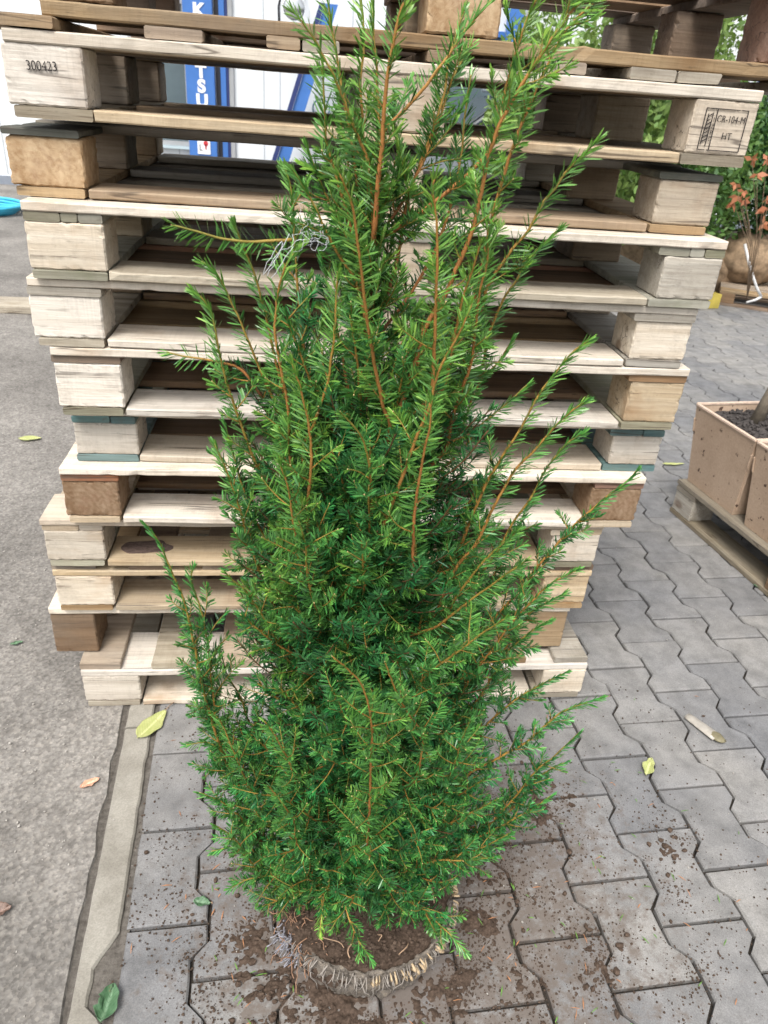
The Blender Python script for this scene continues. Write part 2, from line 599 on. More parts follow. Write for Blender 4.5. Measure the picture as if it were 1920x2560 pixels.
def asphalt():
    # ragged right edge against the kerb
    nv = 340
    vv = np.linspace(-3.0, 12.0, nv)
    vs, fs = [], []
    cols = [-40, -8, -2, -0.4, -0.15]
    for i, v in enumerate(vv):
        e = -0.080 + 0.006 * mnoise.noise(Vector((v * 14, 3.1, 0))) + 0.005 * mnoise.noise(Vector((v * 55, 9.1, 0)))
        for u in cols:
            x, y, z = pav(u, v)
            vs.append((x, y, 0.004 * mnoise.noise(Vector((x * 1.5, y * 1.5, 0))) if u > -8 else 0))
        vs.append(pav(e, v, 0.002)); vs.append(pav(e + 0.006, v, -0.012)); vs.append(pav(e + 0.008, v, -0.04))
    n = len(cols) + 3
    for i in range(nv - 1):
        for j in range(n - 1):
            fs.append((i * n + j, i * n + j + 1, (i + 1) * n + j + 1, (i + 1) * n + j))
    o = mesh_obj('asphalt_yard', vs, fs, M['asphalt'], smooth=False)
    return tag(o, kind='structure')


asphalt()


def kerb():
    mb = MB()
    joints = [-3.0, -2.07, -1.07, -0.05 - 0.02, 0.93, 1.93, 2.93, 3.93, 4.93, 5.93, 6.93, 7.93, 9.0]
    for a, b in zip(joints[:-1], joints[1:]):
        n = max(8, int((b - a) / 0.02))
        L, R = [], []
        for i in range(n + 1):
            v = a + 0.003 + (b - a - 0.006) * i / n
            wl = 0.003 * mnoise.noise(Vector((v * 22, 1, 0)))
            wr = 0.003 * mnoise.noise(Vector((v * 25, 7, 0)))
            chip = 0.0
            if -0.70 < v < -0.555:                       # broken-out corner near the camera
                t = (v + 0.70) / 0.145
                chip = 0.030 * min(1, 5 * t) * min(1, 3.0 * (1 - t)) + 0.004 * mnoise.noise(Vector((v * 70, 2, 0)))
            L.append((-0.066 + wl, v)); R.append((-0.009 + wr - chip, v))
        vs, fs = [], []
        for (l, r) in zip(L, R):
            for (u, v), z in ((l, -0.04), (l, -0.003), ((l[0] + 0.004, l[1]), 0.001), ((r[0] - 0.004, r[1]), 0.001), (r, -0.003), (r, -0.04)):
                vs.append(pav(u, v, z))
        for i in range(n):
            for j in range(5):
                fs.append((i * 6 + j, i * 6 + j + 1, (i + 1) * 6 + j + 1, (i + 1) * 6 + j))
        fs.append(tuple(range(6))); fs.append(tuple(n * 6 + j for j in reversed(range(6))))
        mb.add(vs, [q[::-1] for q in fs])
    o = mb.build('kerb_strip', M['kerb'])
    tag(o, kind='structure')


kerb()


def kerb_dirt():
    k = NT('packed_dirt')
    v = k.coord()
    f = k.noise(v, 90, 6, 0.7)
    k.base(k.ramp(f, [(0.3, (0.065, 0.058, 0.050)), (0.7, (0.17, 0.155, 0.138))]))
    k.rough(.95, .1); k.bump(f, .6, .003)
    vs, fs = [], []
    n = 420
    us = (-.083, -.076, -.070, -.062, -.012, -.006, .002, .008)
    zs = (-.0015, -.0045, -.0065, -.0055, -.0055, -.0075, -.0070, -.0050)
    for i in range(n):
        vv = -2.6 + 11.0 * i / (n - 1)
        for u, z in zip(us, zs):
            x, y, _ = pav(u, vv)
            vs.append((x, y, z + .0022 * mnoise.noise(Vector((u * 90, vv * 40, 0))) + .0015 * mnoise.noise(Vector((u * 200, vv * 130, 3)))))
    m_ = len(us)
    for i in range(n - 1):
        for j in range(m_ - 1):
            fs.append((i * m_ + j, i * m_ + j + 1, (i + 1) * m_ + j + 1, (i + 1) * m_ + j))
    tag(mesh_obj('kerb_dirt', vs, fs, k.m), kind='structure')


kerb_dirt()


def paving():
    PW, PL, AMP, GAP = 0.140, 0.1980, 0.0130, 0.0030
    J0 = -0.548

    def edge(v, phase):
        """zigzag offset: +AMP near the joints of a column with that phase, -AMP half a period on"""
        t = ((v - phase) / PL) % 1.0
        d = min(t, 1 - t)                       # 0 at the joint, .5 in the middle
        a, b = 0.18, 0.32
        if d < a: return AMP
        if d > b: return -AMP
        return AMP * (1 - 2 * (d - a) / (b - a))

    mb = MB()
    rr = random.Random(3)
    for cidx in range(0, 52):
        ph = J0 if cidx % 2 == 0 else J0 + PL / 2
        u0, u1 = cidx * PW - .009, (cidx + 1) * PW - .009
        k0 = int(math.floor((-2.4 - ph) / PL))
        for k in range(k0, k0 + 52):
            va, vb = ph + k * PL, ph + (k + 1) * PL
            key = [0, 0.18, 0.32, 0.5, 0.68, 0.82, 1.0]
            ring = []
            for t in key:                        # right side upwards
                v = va + t * PL
                vv = min(max(v, va + GAP), vb - GAP)
                ring.append((u1 + edge(v, ph) - GAP, vv))
            for t in reversed(key):
                v = va + t * PL
                vv = min(max(v, va + GAP), vb - GAP)
                lo = 0.003 if cidx == 0 else u0 - edge(v, ph) + GAP
                ring.append((lo, vv))
            ring = [(a + rr.uniform(-.0014, .0014), b + rr.uniform(-.0010, .0010)) for a, b in ring]
            cx = sum(p[0] for p in ring) / len(ring); cy = sum(p[1] for p in ring) / len(ring)
            dz = rr.uniform(-0.0018, 0.0012); tx = rr.uniform(-.006, .006); ty = rr.uniform(-.006, .006)
            n = len(ring)
            vs = []
            for shrink, z in ((0.0, -0.03), (0.0, -0.0035), (0.0035, 0.0)):
                for (u, v) in ring:
                    du, dv = u - cx, v - cy
                    l = math.hypot(du, dv)
                    uu, v2 = u - du / l * shrink, v - dv / l * shrink
                    vs.append(pav(uu, v2, z + dz + (uu - cx) * tx + (v2 - cy) * ty))
            fs = []
            for lv in (0, 1):
                for i in range(n):
                    j = (i + 1) % n
                    fs.append((lv * n + i, lv * n + j, (lv + 1) * n + j, (lv + 1) * n + i))
            # top as two halves (the outline is concave)
            t0 = 2 * n
            for i in range(6):
                fs.append((t0 + i, t0 + i + 1, t0 + n - 2 - i, t0 + n - 1 - i))
            mb.add(vs, fs)
    o = mb.build('paving', M['paver'])
    tag(o, kind='structure')
    # jointing soil between the stones
    j = mesh_obj('joint_bed', [pav(-0.105, -2.6, -0.0125), pav(7.3, -2.6, -0.0125), pav(7.3, 8.4, -0.0125), pav(-0.105, 8.4, -0.0125)], [(0, 1, 2, 3)], M['joint'])
    tag(j, kind='structure')


paving()

# ------------------------------------------------------------------ pallet stack
SH = [.033, .009, .030, .015, .035, .041, .013, -.046, -.043, -.070, -.010]
DP = [-.013, .004, -.037, -.023, -.017, .022, -.002, .016, .023, .036, -.004]
HZ = [1.343, 1.214, 1.109, .987, .868, .736, .623, .496, .379, .257, .126, 0.0]
PWID, PDEP = 1.2, 0.80
GRP = 'wooden pallets in the tall stack behind the shrub'

SPEC = [
    # deck, front deck, stringer, left block, right block, bottom end pieces, bottom front board, options
    dict(lab='pallet with date-stamped corner block, second from top of the tall stack', deck='tan', fd='pale', st=None, lb='pale', rb='cream', be='old', bf='cream', T=.0175, bl=.120),
    dict(lab='tan pallet with dark green deck end and a splintered end-grain corner block', deck='old', fd=None, st='green', lb='end_tan', rb='cream', be='tan', bf='tan', T=.015, bl=.118),
    dict(lab='grey-white pallet with weathered grey right block, fourth from top of the stack', deck='old', fd='pale', st='moss', lb='pale', rb='grey', be='moss', bf='grey', T=.0150, bl=.125),
    dict(lab='pale pallet with a torn knot in its right corner block and reddish boards inside', deck='brown', fd='pale', st='grey', lb='pale', rb='pale', be='grey', bf='pale', T=.0145, bl=.122, odd='red'),
    dict(lab='pale pallet with one dark nail hole in its left block, above the teal-edged pallet', deck='tan', fd='pale', st='brown', lb='pale', rb='cream', be='moss', bf='pale', T=.0155, bl=.120),
    dict(lab='pallet with teal painted board ends above and below its white corner blocks', deck='brown', fd='pale', st='teal', lb='pale', rb='pale', be='teal', bf='pale', T=.0150, bl=.122),
    dict(lab='pallet with dark brown corner blocks at both ends in the lower half of the stack', deck='brown', fd='pale', st='red', lb='end_brown', rb='end_brown', be='cream', bf='pale', T=.0150, bl=.110),
    dict(lab='pale pallet with a dark knot stain on its front bottom board', deck='brown', fd='cream', st='cream', lb='pale', rb='pale', be='moss', bf='cream', T=.0145, bl=.122, shade='knot'),
    dict(lab='plain cream pallet directly under the pallet with the dark knot stain', deck='tan', fd='cream', st='grey', lb='pale', rb='cream', be='tan', bf='cream', T=.0145, bl=.122, slats=True),
    dict(lab='pallet with brown overhanging left block resting on the bottom slatted pallet', deck='tan', fd='pale', st=None, lb='brown', rb='tan', be=None, bf=None, T=.0165, bl=.098),
    dict(lab='lowest pallet of the stack with spaced slats running front to back, on the ground', deck='tan', fd='pale', st=None, lb='pale', rb='pale', be='grey', bf='pale', T=.0165, bl=.130, slats=True),
]


def build_pallet(i):
    s = SPEC[i]
    rr = random.Random(100 + i)
    x0, y0, z1, z0 = SH[i], DP[i], HZ[i], HZ[i + 1]
    z0 += 0.0015
    z1 -= 0.0005
    if i == 0: z0 += 0.010
    T = s['T']
    root = thing('wooden_pallet', s['lab'], 'pallet', (x0, y0, z0), 0.0, GRP)
    Ht = z1 - z0
    bl = s['bl']
    zt = Ht
    slats = s.get('slats')
    # deck
    if slats:
        wds = 0.088
        n = 8
        for k in range(n):
            xx = wds / 2 + (PWID - wds) * k / (n - 1) + rr.uniform(-.006, .006) * (0 < k < n - 1)
            mt = M['tan'] if i == 8 else M[rr.choice(['tan', 'tan', 'grey'])]
            if i == 8 and k % 3 == 1: mt = M['brown']
            board('deck_board', PDEP - .01 - rr.uniform(0, .006), wds + rr.uniform(-.006, .006), T, mt, root, (xx, PDEP / 2, Ht - T / 2), 'Y')
        zt = Ht - T - .0008
        if i == 8:
            zt = Ht - T
    # boards along X under the deck / the deck itself
    ys = []
    if slats:
        ys = [(0.072, 0.14), (PDEP / 2, 0.12), (PDEP - .065, 0.12)]
    else:
        w = rr.uniform(.108, .122)
        gap = (PDEP - 5 * w) / 4
        ys = [(w / 2 + k * (w + gap), w + rr.uniform(-.008, .008)) for k in range(5)]
    for k, (yy, ww) in enumerate(ys):
        key = s['fd'] if k == 0 else s['deck']
        if k == 0 and key is None:
            continue
        if s.get('odd') and k == 2: key = s['odd']
        nm = 'cross_board' if slats else 'deck_board'
        board(nm, PWID - rr.uniform(0, .006), ww, T, M[key], root, (PWID / 2, yy, zt - T / 2), 'X')
    zb = zt - T - .0006
    if i == 1:
        zb = zt - T * .2
    # stringer boards (front to back, their ends show)
    if s['st'] and not slats:
        ts = T * (.92 if i != 1 else .72)
        for k, cx in enumerate((bl / 2, PWID / 2, PWID - bl / 2)):
            wv = (bl if k != 1 else .14)
            pieces = [wv] if i in (1, 3, 4, 6) else ([wv * .46, wv * .22, wv * .31] if i == 2 else [wv * .6, wv * .39])
            px = cx - sum(pieces) / 2
            if i == 1 and k == 0: px -= .004
            for pw in pieces:
                board('stringer', PDEP - rr.uniform(0, .012), pw - .0012, ts, M[s['st']], root, (px + pw / 2, PDEP / 2 - .001, zb - ts / 2), 'Y')
                px += pw
        zb -= ts + .0006
    # bottom boards
    tb = T * .95
    has_b = s['be'] is not None
    bz = tb / 2
    if has_b:
        for k, cx in enumerate((bl / 2, PWID - bl / 2)):
            wv = bl * (.96 if i in (0, 2, 5) else .9)
            board('bottom_board', PDEP - .006, wv, tb, M[s['be']], root, (cx, PDEP / 2, bz), 'Y')
        inner = PWID - 2 * bl - .002
        board('bottom_board', inner, .105, tb, M[s['bf']], root, (PWID / 2, .0525 + .0015, bz + .0003), 'X')
        board('bottom_board', inner, .105, tb, M[s['deck']], root, (PWID / 2, PDEP - .0545, bz + .0003), 'X')
        board('bottom_board', inner, .10, tb, M[s['deck']], root, (PWID / 2, PDEP / 2, bz + .0003), 'X')
        zlo = tb + .0006
    else:
        for cx in (bl / 2, PWID / 2, PWID - bl / 2):
            board('bottom_board', PDEP - .15, .09, tb, M['brown'], root, (cx, PDEP / 2 + .07, bz), 'Y')
        zlo = tb + .0006
    # blocks
    hb = zb - zlo
    for jy, yy in enumerate((.052, PDEP / 2, PDEP - .052)):
        for jx, cx in enumerate((bl / 2, PWID / 2, PWID - bl / 2)):
            wv = (bl if jx == 0 else .112) if jx != 1 else .14
            dv = .098 if jy != 1 else .115
            key = s['lb'] if jx == 0 else s['rb'] if jx == 2 else 'cream'
            if jy > 0: key = rr.choice(['cream', 'tan', 'grey', 'tan'])
            zz, hh = zlo + hb / 2, hb
            if not has_b and jy == 0:
                zz, hh = (zb - .002) / 2 + .001, zb - .002      # stands straight on the pallet below
            if jx == 2: cx = PWID - .056 - (.047 if jy and i < 3 else .02 if jy else 0)
            if i == 0 and jx == 0: cx = bl / 2 - .008
            b = block('block', wv - rr.uniform(0, .004), dv, hh, M[key], root, (cx + rr.uniform(-.002, .002), yy + rr.uniform(-.002, .003), zz), chip=.0032 if 'end' in key else .002)
            if jy == 0 and jx == 0 and i == 0:
                text_mesh('date_stamp', '300423', .0185, M['ink'], b, (-.002, -dv / 2 - .0020, .012), (math.pi / 2, math.radians(-1), 0), sx=.82)
            if jy == 0 and jx == 2 and i == 0:
                stamp(b, dv)
    return root


def stamp(b, dv):
    """heat-treatment mark in its frame on the right corner block"""
    y = -dv / 2 - .0021
    mb = MB()

    def bar(p, q, w=.0007):
        p = Vector((p[0], 0, p[1])); q = Vector((q[0], 0, q[1]))
        d = (q - p).normalized(); nrm = Vector((-d.z, 0, d.x)) * w
        vs = []
        for yy in (y, y + .0008):
            for c in (p - nrm, q - nrm, q + nrm, p + nrm):
                vs.append((c.x, yy, c.z))
        mb.add(vs, [(0, 1, 2, 3), (4, 7, 6, 5), (0, 4, 5, 1), (1, 5, 6, 2), (2, 6, 7, 3), (3, 7, 4, 0)])
    x0, x1, z0, z1, xm = -.036, .038, -.034, .028, -.016
    for a, c in (((x0, z0), (x1, z0)), ((x1, z0), (x1, z1)), ((x1, z1), (x0, z1)), ((x0, z1), (x0, z0)), ((xm, z0), (xm, z1))):
        bar(a, c)
    # ear of grain drawn as a ladder, and the letters beside it
    bar((-.033, -.026), (-.0305, .020)); bar((-.024, -.028), (-.0225, .022))
    for k in range(7):
        zz = -.022 + k * .0062
        bar((-.0325 + .0003 * k, zz), (-.0240, zz + .005))
    mb.build('stamp_frame', M['ink'], b)
    text_mesh('stamp_text', 'I\nP\nP\nC', .0098, M['ink'], b, (-.0193, y, -.003), sx=.8)
    text_mesh('stamp_text', 'CR-104-M', .0150, M['ink'], b, (.011, y, .013), sx=.80)
    text_mesh('stamp_text', 'HT', .0150, M['ink'], b, (.010, y, -.012), sx=.9)


for i in range(11):
    build_pallet(i)


def top_pallet():
    rr = random.Random(55)
    X0, Y0 = .090, .004
    z = HZ[0] + .001
    root = thing('wooden_pallet', 'old brown pallet lying on top of the tall stack, cut off by the photo edge', 'pallet', (X0, Y0, z), math.radians(-.3), GRP)
    T = .0165
    # slat ends under the long front board; they end at places seen below the board
    for a, b in ((-.100, .020), (.145, .231), (.328, .379), (.381, .439), (.577, .632), (.76, .835), (.910, .988), (.991, 1.067), (1.19, 1.27)):
        L = PDEP + rr.uniform(-.02, 0)
        board('deck_board', L, b - a, T, M[rr.choice(['tan', 'grey', 'tan'])], root, ((a + b) / 2, L / 2 - (.02 if a < 0 else .003), T / 2), 'Y', wob=.0016)
    zb = T + .001
    for yy, w in ((.07, .14), (PDEP / 2, .12), (PDEP - .07, .13)):
        board('cross_board', 1.28, w, .0200, M['tan' if yy < .1 else 'brown'], root, (.64, yy, zb + .0101), 'X')
    zb += .0206
    hb = .098
    for jy, yy in enumerate((.06, PDEP / 2, PDEP - .06)):
        for jx, cx in enumerate((.045, .630, 1.200)):
            key = ['end_brown', 'end_tan', 'red'][jx] if jy == 0 else rr.choice(['brown', 'tan'])
            block('block', .115 if jy == 0 else .10, .115 if jy == 0 else .085, hb, M[key], root, (cx - (.028 if jy and jx == 2 else 0), yy, zb + hb / 2), chip=.003)
    zb += hb + .0006
    for cx in (.055, .63, 1.205):
        board('bottom_board', PDEP, .11, .018, M['brown'], root, (cx, PDEP / 2, zb + .009), 'Y')
    zb += .0186
    for yy in (.06, .22, .40, .58, PDEP - .06):
        board('bottom_board', 1.27, .13, .018, M['brown'], root, (.635, yy, zb + .009), 'X')


top_pallet()

# dark knot stain plate is part of the wood: a knot disc let into the front bottom board of pallet eight
def knot_patch():
    p = None
    for o in bpy.data.objects:
        if o.get('label', '').startswith('pale pallet with a dark knot'):
            p = o
    k = NT('knot_wood')
    v = k.coord((1, 2.2, 1))
    f = k.noise(v, 45, 5, 0.7, 1.2)
    k.base(k.ramp(f, [(0.3, (0.05, 0.035, 0.03)), (0.6, (0.14, 0.10, 0.085))]))
    k.rough(.8, .2)
    w = at(330, 1372, DP[7] + .03)
    mb = MB()
    n = 40
    pts = []
    for j in range(n):
        a = 2 * math.pi * j / n
        r = 1 + .35 * mnoise.noise(Vector((math.cos(a) * 1.4, math.sin(a) * 1.4, 4)))
        pts.append((.20 + .042 * r * math.cos(a) - .018 * (math.cos(a) < -.3), .055 + .027 * r * math.sin(a)))
    T = SPEC[7]['T'] * .95 + .0022
    vs = [(x, y, T) for x, y in pts] + [(x, y, T - .004) for x, y in pts]
    fs = [tuple(range(n))] + [(i, n + i, n + (i + 1) % n, (i + 1) % n) for i in range(n)]
    mb.add(vs, fs)
    mb.build('knot', k.m, p)


knot_patch()

# ------------------------------------------------------------------ yew shrub
def needle_mat():
    k = NT('yew_needle')
    at_ = k.n('Attribute', attribute_name='tint')
    yg = k.n('Attribute', attribute_name='young')
    geo = k.n('NewGeometry')
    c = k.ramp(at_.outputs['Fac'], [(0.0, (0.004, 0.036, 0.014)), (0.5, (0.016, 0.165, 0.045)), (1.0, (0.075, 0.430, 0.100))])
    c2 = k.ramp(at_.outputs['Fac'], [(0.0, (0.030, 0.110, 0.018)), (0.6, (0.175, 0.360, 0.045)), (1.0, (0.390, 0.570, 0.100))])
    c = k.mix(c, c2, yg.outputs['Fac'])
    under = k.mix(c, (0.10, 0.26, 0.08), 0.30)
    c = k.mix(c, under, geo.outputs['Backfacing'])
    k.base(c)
    k.rough(0.36, 0.5)
    k.b.inputs['Transmission Weight'].default_value = 0.0
    out = k.t.nodes['Material Output']
    tr = k.n('BsdfTranslucent')
    tc = k.mix(c, (0.25, 0.50, 0.06), 0.2)
    k.l(tc, tr.inputs['Color'])
    mx = k.n('MixShader')
    mx.inputs[0].default_value = 0.06
    k.l(k.b.outputs[0], mx.inputs[1]); k.l(tr.outputs[0], mx.inputs[2])
    k.l(mx.outputs[0], out.inputs['Surface'])
    return k.m


def stem_mat():
    k = NT('yew_bark')
    a = k.n('Attribute', attribute_name='age')
    v = k.coord()
    f = k.noise(v, 160, 4, 0.7)
    c = k.ramp(a.outputs['Fac'], [(0.0, (0.17, 0.20, 0.040)), (0.30, (0.36, 0.22, 0.050)), (0.6, (0.38, 0.155, 0.050)), (1.0, (0.085, 0.050, 0.034))])
    g_ = k.ramp(f, [(0.3, (0.66, 0.62, 0.6)), (0.7, (1.18, 1.15, 1.1))])
    k.base(k.mix(c, g_, 0.8, 'MULTIPLY'))
    k.rough(0.6, 0.3)
    k.bump(f, 0.4, 0.001)
    return k.m


M['needle'] = needle_mat()
M['bark'] = stem_mat()
M['bud'] = plain('yew_bud', (0.50, 0.38, 0.17), 0.6, 0.3, 300)

TRUNK_X, TRUNK_Y = 0.600, -0.535
YEW = thing('yew_shrub', 'tall green yew shrub with a bare root ball, in front of the pallet stack', 'shrub', (TRUNK_X, TRUNK_Y, 0.0))
YO = np.array([TRUNK_X, TRUNK_Y, 0.0])


def nrm(a):
    return a / (np.linalg.norm(a, axis=-1, keepdims=True) + 1e-9)


def resample(pts, step):
    pts = np.asarray(pts, float)
    # catmull-rom smoothing
    P = np.vstack([2 * pts[0] - pts[1], pts, 2 * pts[-1] - pts[-2]])
    out = []
    for i in range(1, len(P) - 2):
        for t in np.linspace(0, 1, 8, endpoint=False):
            a, b, c, d = P[i - 1], P[i], P[i + 1], P[i + 2]
            out.append(.5 * ((2 * b) + (-a + c) * t + (2 * a - 5 * b + 4 * c - d) * t * t + (-a + 3 * b - 3 * c + d) * t ** 3))
    out.append(P[-2])
    out = np.array(out)
    seg = np.linalg.norm(np.diff(out, axis=0), axis=1)
    s = np.concatenate([[0], np.cumsum(seg)])
    n = max(3, int(s[-1] / step) + 1)
    ss = np.linspace(0, s[-1], n)
    return np.stack([np.interp(ss, s, out[:, k]) for k in range(3)], 1), ss


class Needles:
    def __init__(self):
        self.v, self.tint, self.young = [], [], []
        self.n = 0

    def grow(self, pts, s, length, spacing=.0021, young=0.3, flat=True, start=0.0, jit=1.0, tipdense=True, facing=None, spread=.32, aopen=58, age0=.16, age1=.66):
        L = s[-1]
        if L < .004: return
        n = int((L - start) / spacing)
        if n < 3: return
        ss = np.linspace(start, L, n) + RNG.normal(0, spacing * .3, n)
        ss = np.clip(ss, 0, L)
        if tipdense:                                # tuft at the tip
            ss = np.concatenate([ss, L - np.abs(RNG.normal(0, .003, 7))])
            n = len(ss)
        p = np.stack([np.interp(ss, s, pts[:, k]) for k in range(3)], 1)
        tang = np.gradient(pts, axis=0)
        t = nrm(np.stack([np.interp(ss, s, tang[:, k]) for k in range(3)], 1))
        zup = np.array([0, 0, 1.0])
        horiz = 1 - np.abs(t[:, 2:3])
        if facing is None:
            side = np.cross(t, zup)
        else:
            side = np.cross(t, np.broadcast_to(np.asarray(facing, float), t.shape)); horiz = horiz * 0 + 1
        side = nrm(side + 1e-4)
        upv = np.cross(side, t)
        if flat:
            sg = np.where(RNG.random(n) < .5, -1, 1)
            phi = sg * (math.pi / 2 - np.abs(RNG.normal(.22, spread, n)) * 1.0)      # a little above the plane
            phi = phi + RNG.normal(0, .18, n)
            rnd = RNG.uniform(-math.pi, math.pi, n)
            w = np.clip((horiz[:, 0] - .12) / .35, 0, 1)
            phi = np.where(RNG.random(n) < w, phi, rnd)
        else:
            phi = RNG.uniform(-math.pi, math.pi, n)
        rad = np.cos(phi)[:, None] * upv + np.sin(phi)[:, None] * side
        frac = ss / L
        alpha = np.radians(aopen) - np.radians(aopen * .58) * np.clip((frac - .72) / .28, 0, 1) + RNG.normal(0, .16 * jit, n)
        tipn = np.clip((L - ss) / .006, 0, 1)
        alpha = alpha * (.55 + .45 * tipn)
        d0 = nrm(np.cos(alpha)[:, None] * t + np.sin(alpha)[:, None] * rad)
        ln = length * RNG.uniform(.72, 1.12, n) * (.62 + .38 * np.clip((L - ss) / .02, 0, 1)) * np.clip(.6 + ss / .04, 0, 1)
        # bend: the outer half turns a little outwards and towards the light
        d1 = nrm(d0 + rad * RNG.uniform(-.05, .28, n)[:, None] + zup * RNG.uniform(-.08, .22, n)[:, None])
        wdir = nrm(np.cross(d0, np.cross(t, rad) + RNG.normal(0, .35, (n, 3)))[:, :] * 0 + np.cross(d0, rad + .6 * zup + RNG.normal(0, .3, (n, 3))))
        wd = (RNG.uniform(.00070, .00100, n))[:, None]
        b0 = p + rad * .0008
        mid = b0 + d0 * (ln * .5)[:, None]
        tip = mid + d1 * (ln * .5)[:, None]
        q3 = b0 + d0 * (ln * .5)[:, None] + d1 * (ln * .30)[:, None]
        vv = np.stack([b0 - wdir * wd * .5, b0 + wdir * wd * .5, mid - wdir * wd, mid + wdir * wd, q3 - wdir * wd * .85, q3 + wdir * wd * .85, tip], 1)
        self.v.append(vv.reshape(-1, 3))
        ti = np.clip(age0 + (age1 - age0) * frac ** 1.3 + RNG.normal(0, .17, n), 0, 1)  # shoot bases darker: older growth, plus inner-crown shade put into the colour
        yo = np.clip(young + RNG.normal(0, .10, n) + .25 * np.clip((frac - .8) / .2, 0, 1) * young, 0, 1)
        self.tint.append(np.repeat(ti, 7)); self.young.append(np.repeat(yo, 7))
        self.n += n

    def build(self, parent):
        if not self.n: return None
        v = np.concatenate(self.v)
        me = bpy.data.meshes.new('foliage')
        n = self.n
        me.vertices.add(len(v)); me.vertices.foreach_set('co', v.astype(np.float32).ravel())
        base = np.arange(n)[:, None] * 7
        quad1 = base + np.array([0, 1, 3, 2]); quad2 = base + np.array([2, 3, 5, 4]); tri = base + np.array([4, 5, 6])
        loops = np.concatenate([quad1, quad2, tri], 1).ravel()
        me.loops.add(len(loops)); me.loops.foreach_set('vertex_index', loops.astype(np.int32))
        st = (np.arange(n)[:, None] * 11 + np.array([0, 4, 8])).ravel()
        me.polygons.add(3 * n)
        me.polygons.foreach_set('loop_start', st.astype(np.int32))
        me.polygons.foreach_set('loop_total', np.tile([4, 4, 3], n).astype(np.int32))
        for nm, dat in (('tint', self.tint), ('young', self.young)):
            a = me.attributes.new(nm, 'FLOAT', 'POINT')
            a.data.foreach_set('value', np.concatenate(dat).astype(np.float32))
        me.polygons.foreach_set('use_smooth', np.ones(3 * n, bool))
        me.materials.append(M['needle'])
        me.update(calc_edges=True); me.validate()
        o = bpy.data.objects.new('foliage', me)
        return link(o, parent)


class Stem:
    def __init__(self):
        self.v, self.f, self.a, self.mi = [], [], [], []

    def tube(self, pts, radii, ages, seg=6):
        v, f = tube(pts, radii, seg)
        o = len(self.v)
        self.v += [tuple(p) for p in v]
        self.f += [tuple(i + o for i in q) for q in f]
        self.a += [x for x in ages for _ in range(seg)]
        self.mi += [0] * len(f)

    def bud(self, p, r):
        o = len(self.v)
        p = np.asarray(p)
        for d in ((1, 0, 0), (-1, 0, 0), (0, 1, 0), (0, -1, 0), (0, 0, 1.3), (0, 0, -1.3)):
            self.v.append(tuple(p + r * np.array(d)))
        q = [(0, 2, 4), (2, 1, 4), (1, 3, 4), (3, 0, 4), (2, 0, 5), (1, 2, 5), (3, 1, 5), (0, 3, 5)]
        self.f += [tuple(i + o for i in t) for t in q]
        self.a += [0.3] * 6
        self.mi += [1] * 8

    def build(self, name, parent):
        o = mesh_obj(name, self.v, self.f, [M['bark'], M['bud']], parent, smooth=True)
        a = o.data.attributes.new('age', 'FLOAT', 'POINT')
        a.data.foreach_set('value', np.array(self.a, np.float32))
        o.data.polygons.foreach_set('material_index', self.mi)
        return o


trunk_px = [(903, 2215), (905, 2050), (905, 1900), (897, 1700), (902, 1520), (910, 1300), (917, 1100), (917, 980), (925, 820), (932, 579)]
trunk_pts = []
for j, (x, y) in enumerate(trunk_px):
    t = j / (len(trunk_px) - 1)
    trunk_pts.append(at(x, y, TRUNK_Y + .02 * t))
trunk_pts = np.array(trunk_pts)
trunk_pts[0, 2] = min(trunk_pts[0, 2], 0.055)


def trunk_at(z):
    return np.array([np.interp(z, trunk_pts[:, 2], trunk_pts[:, k]) for k in range(3)])


branch_count = 0


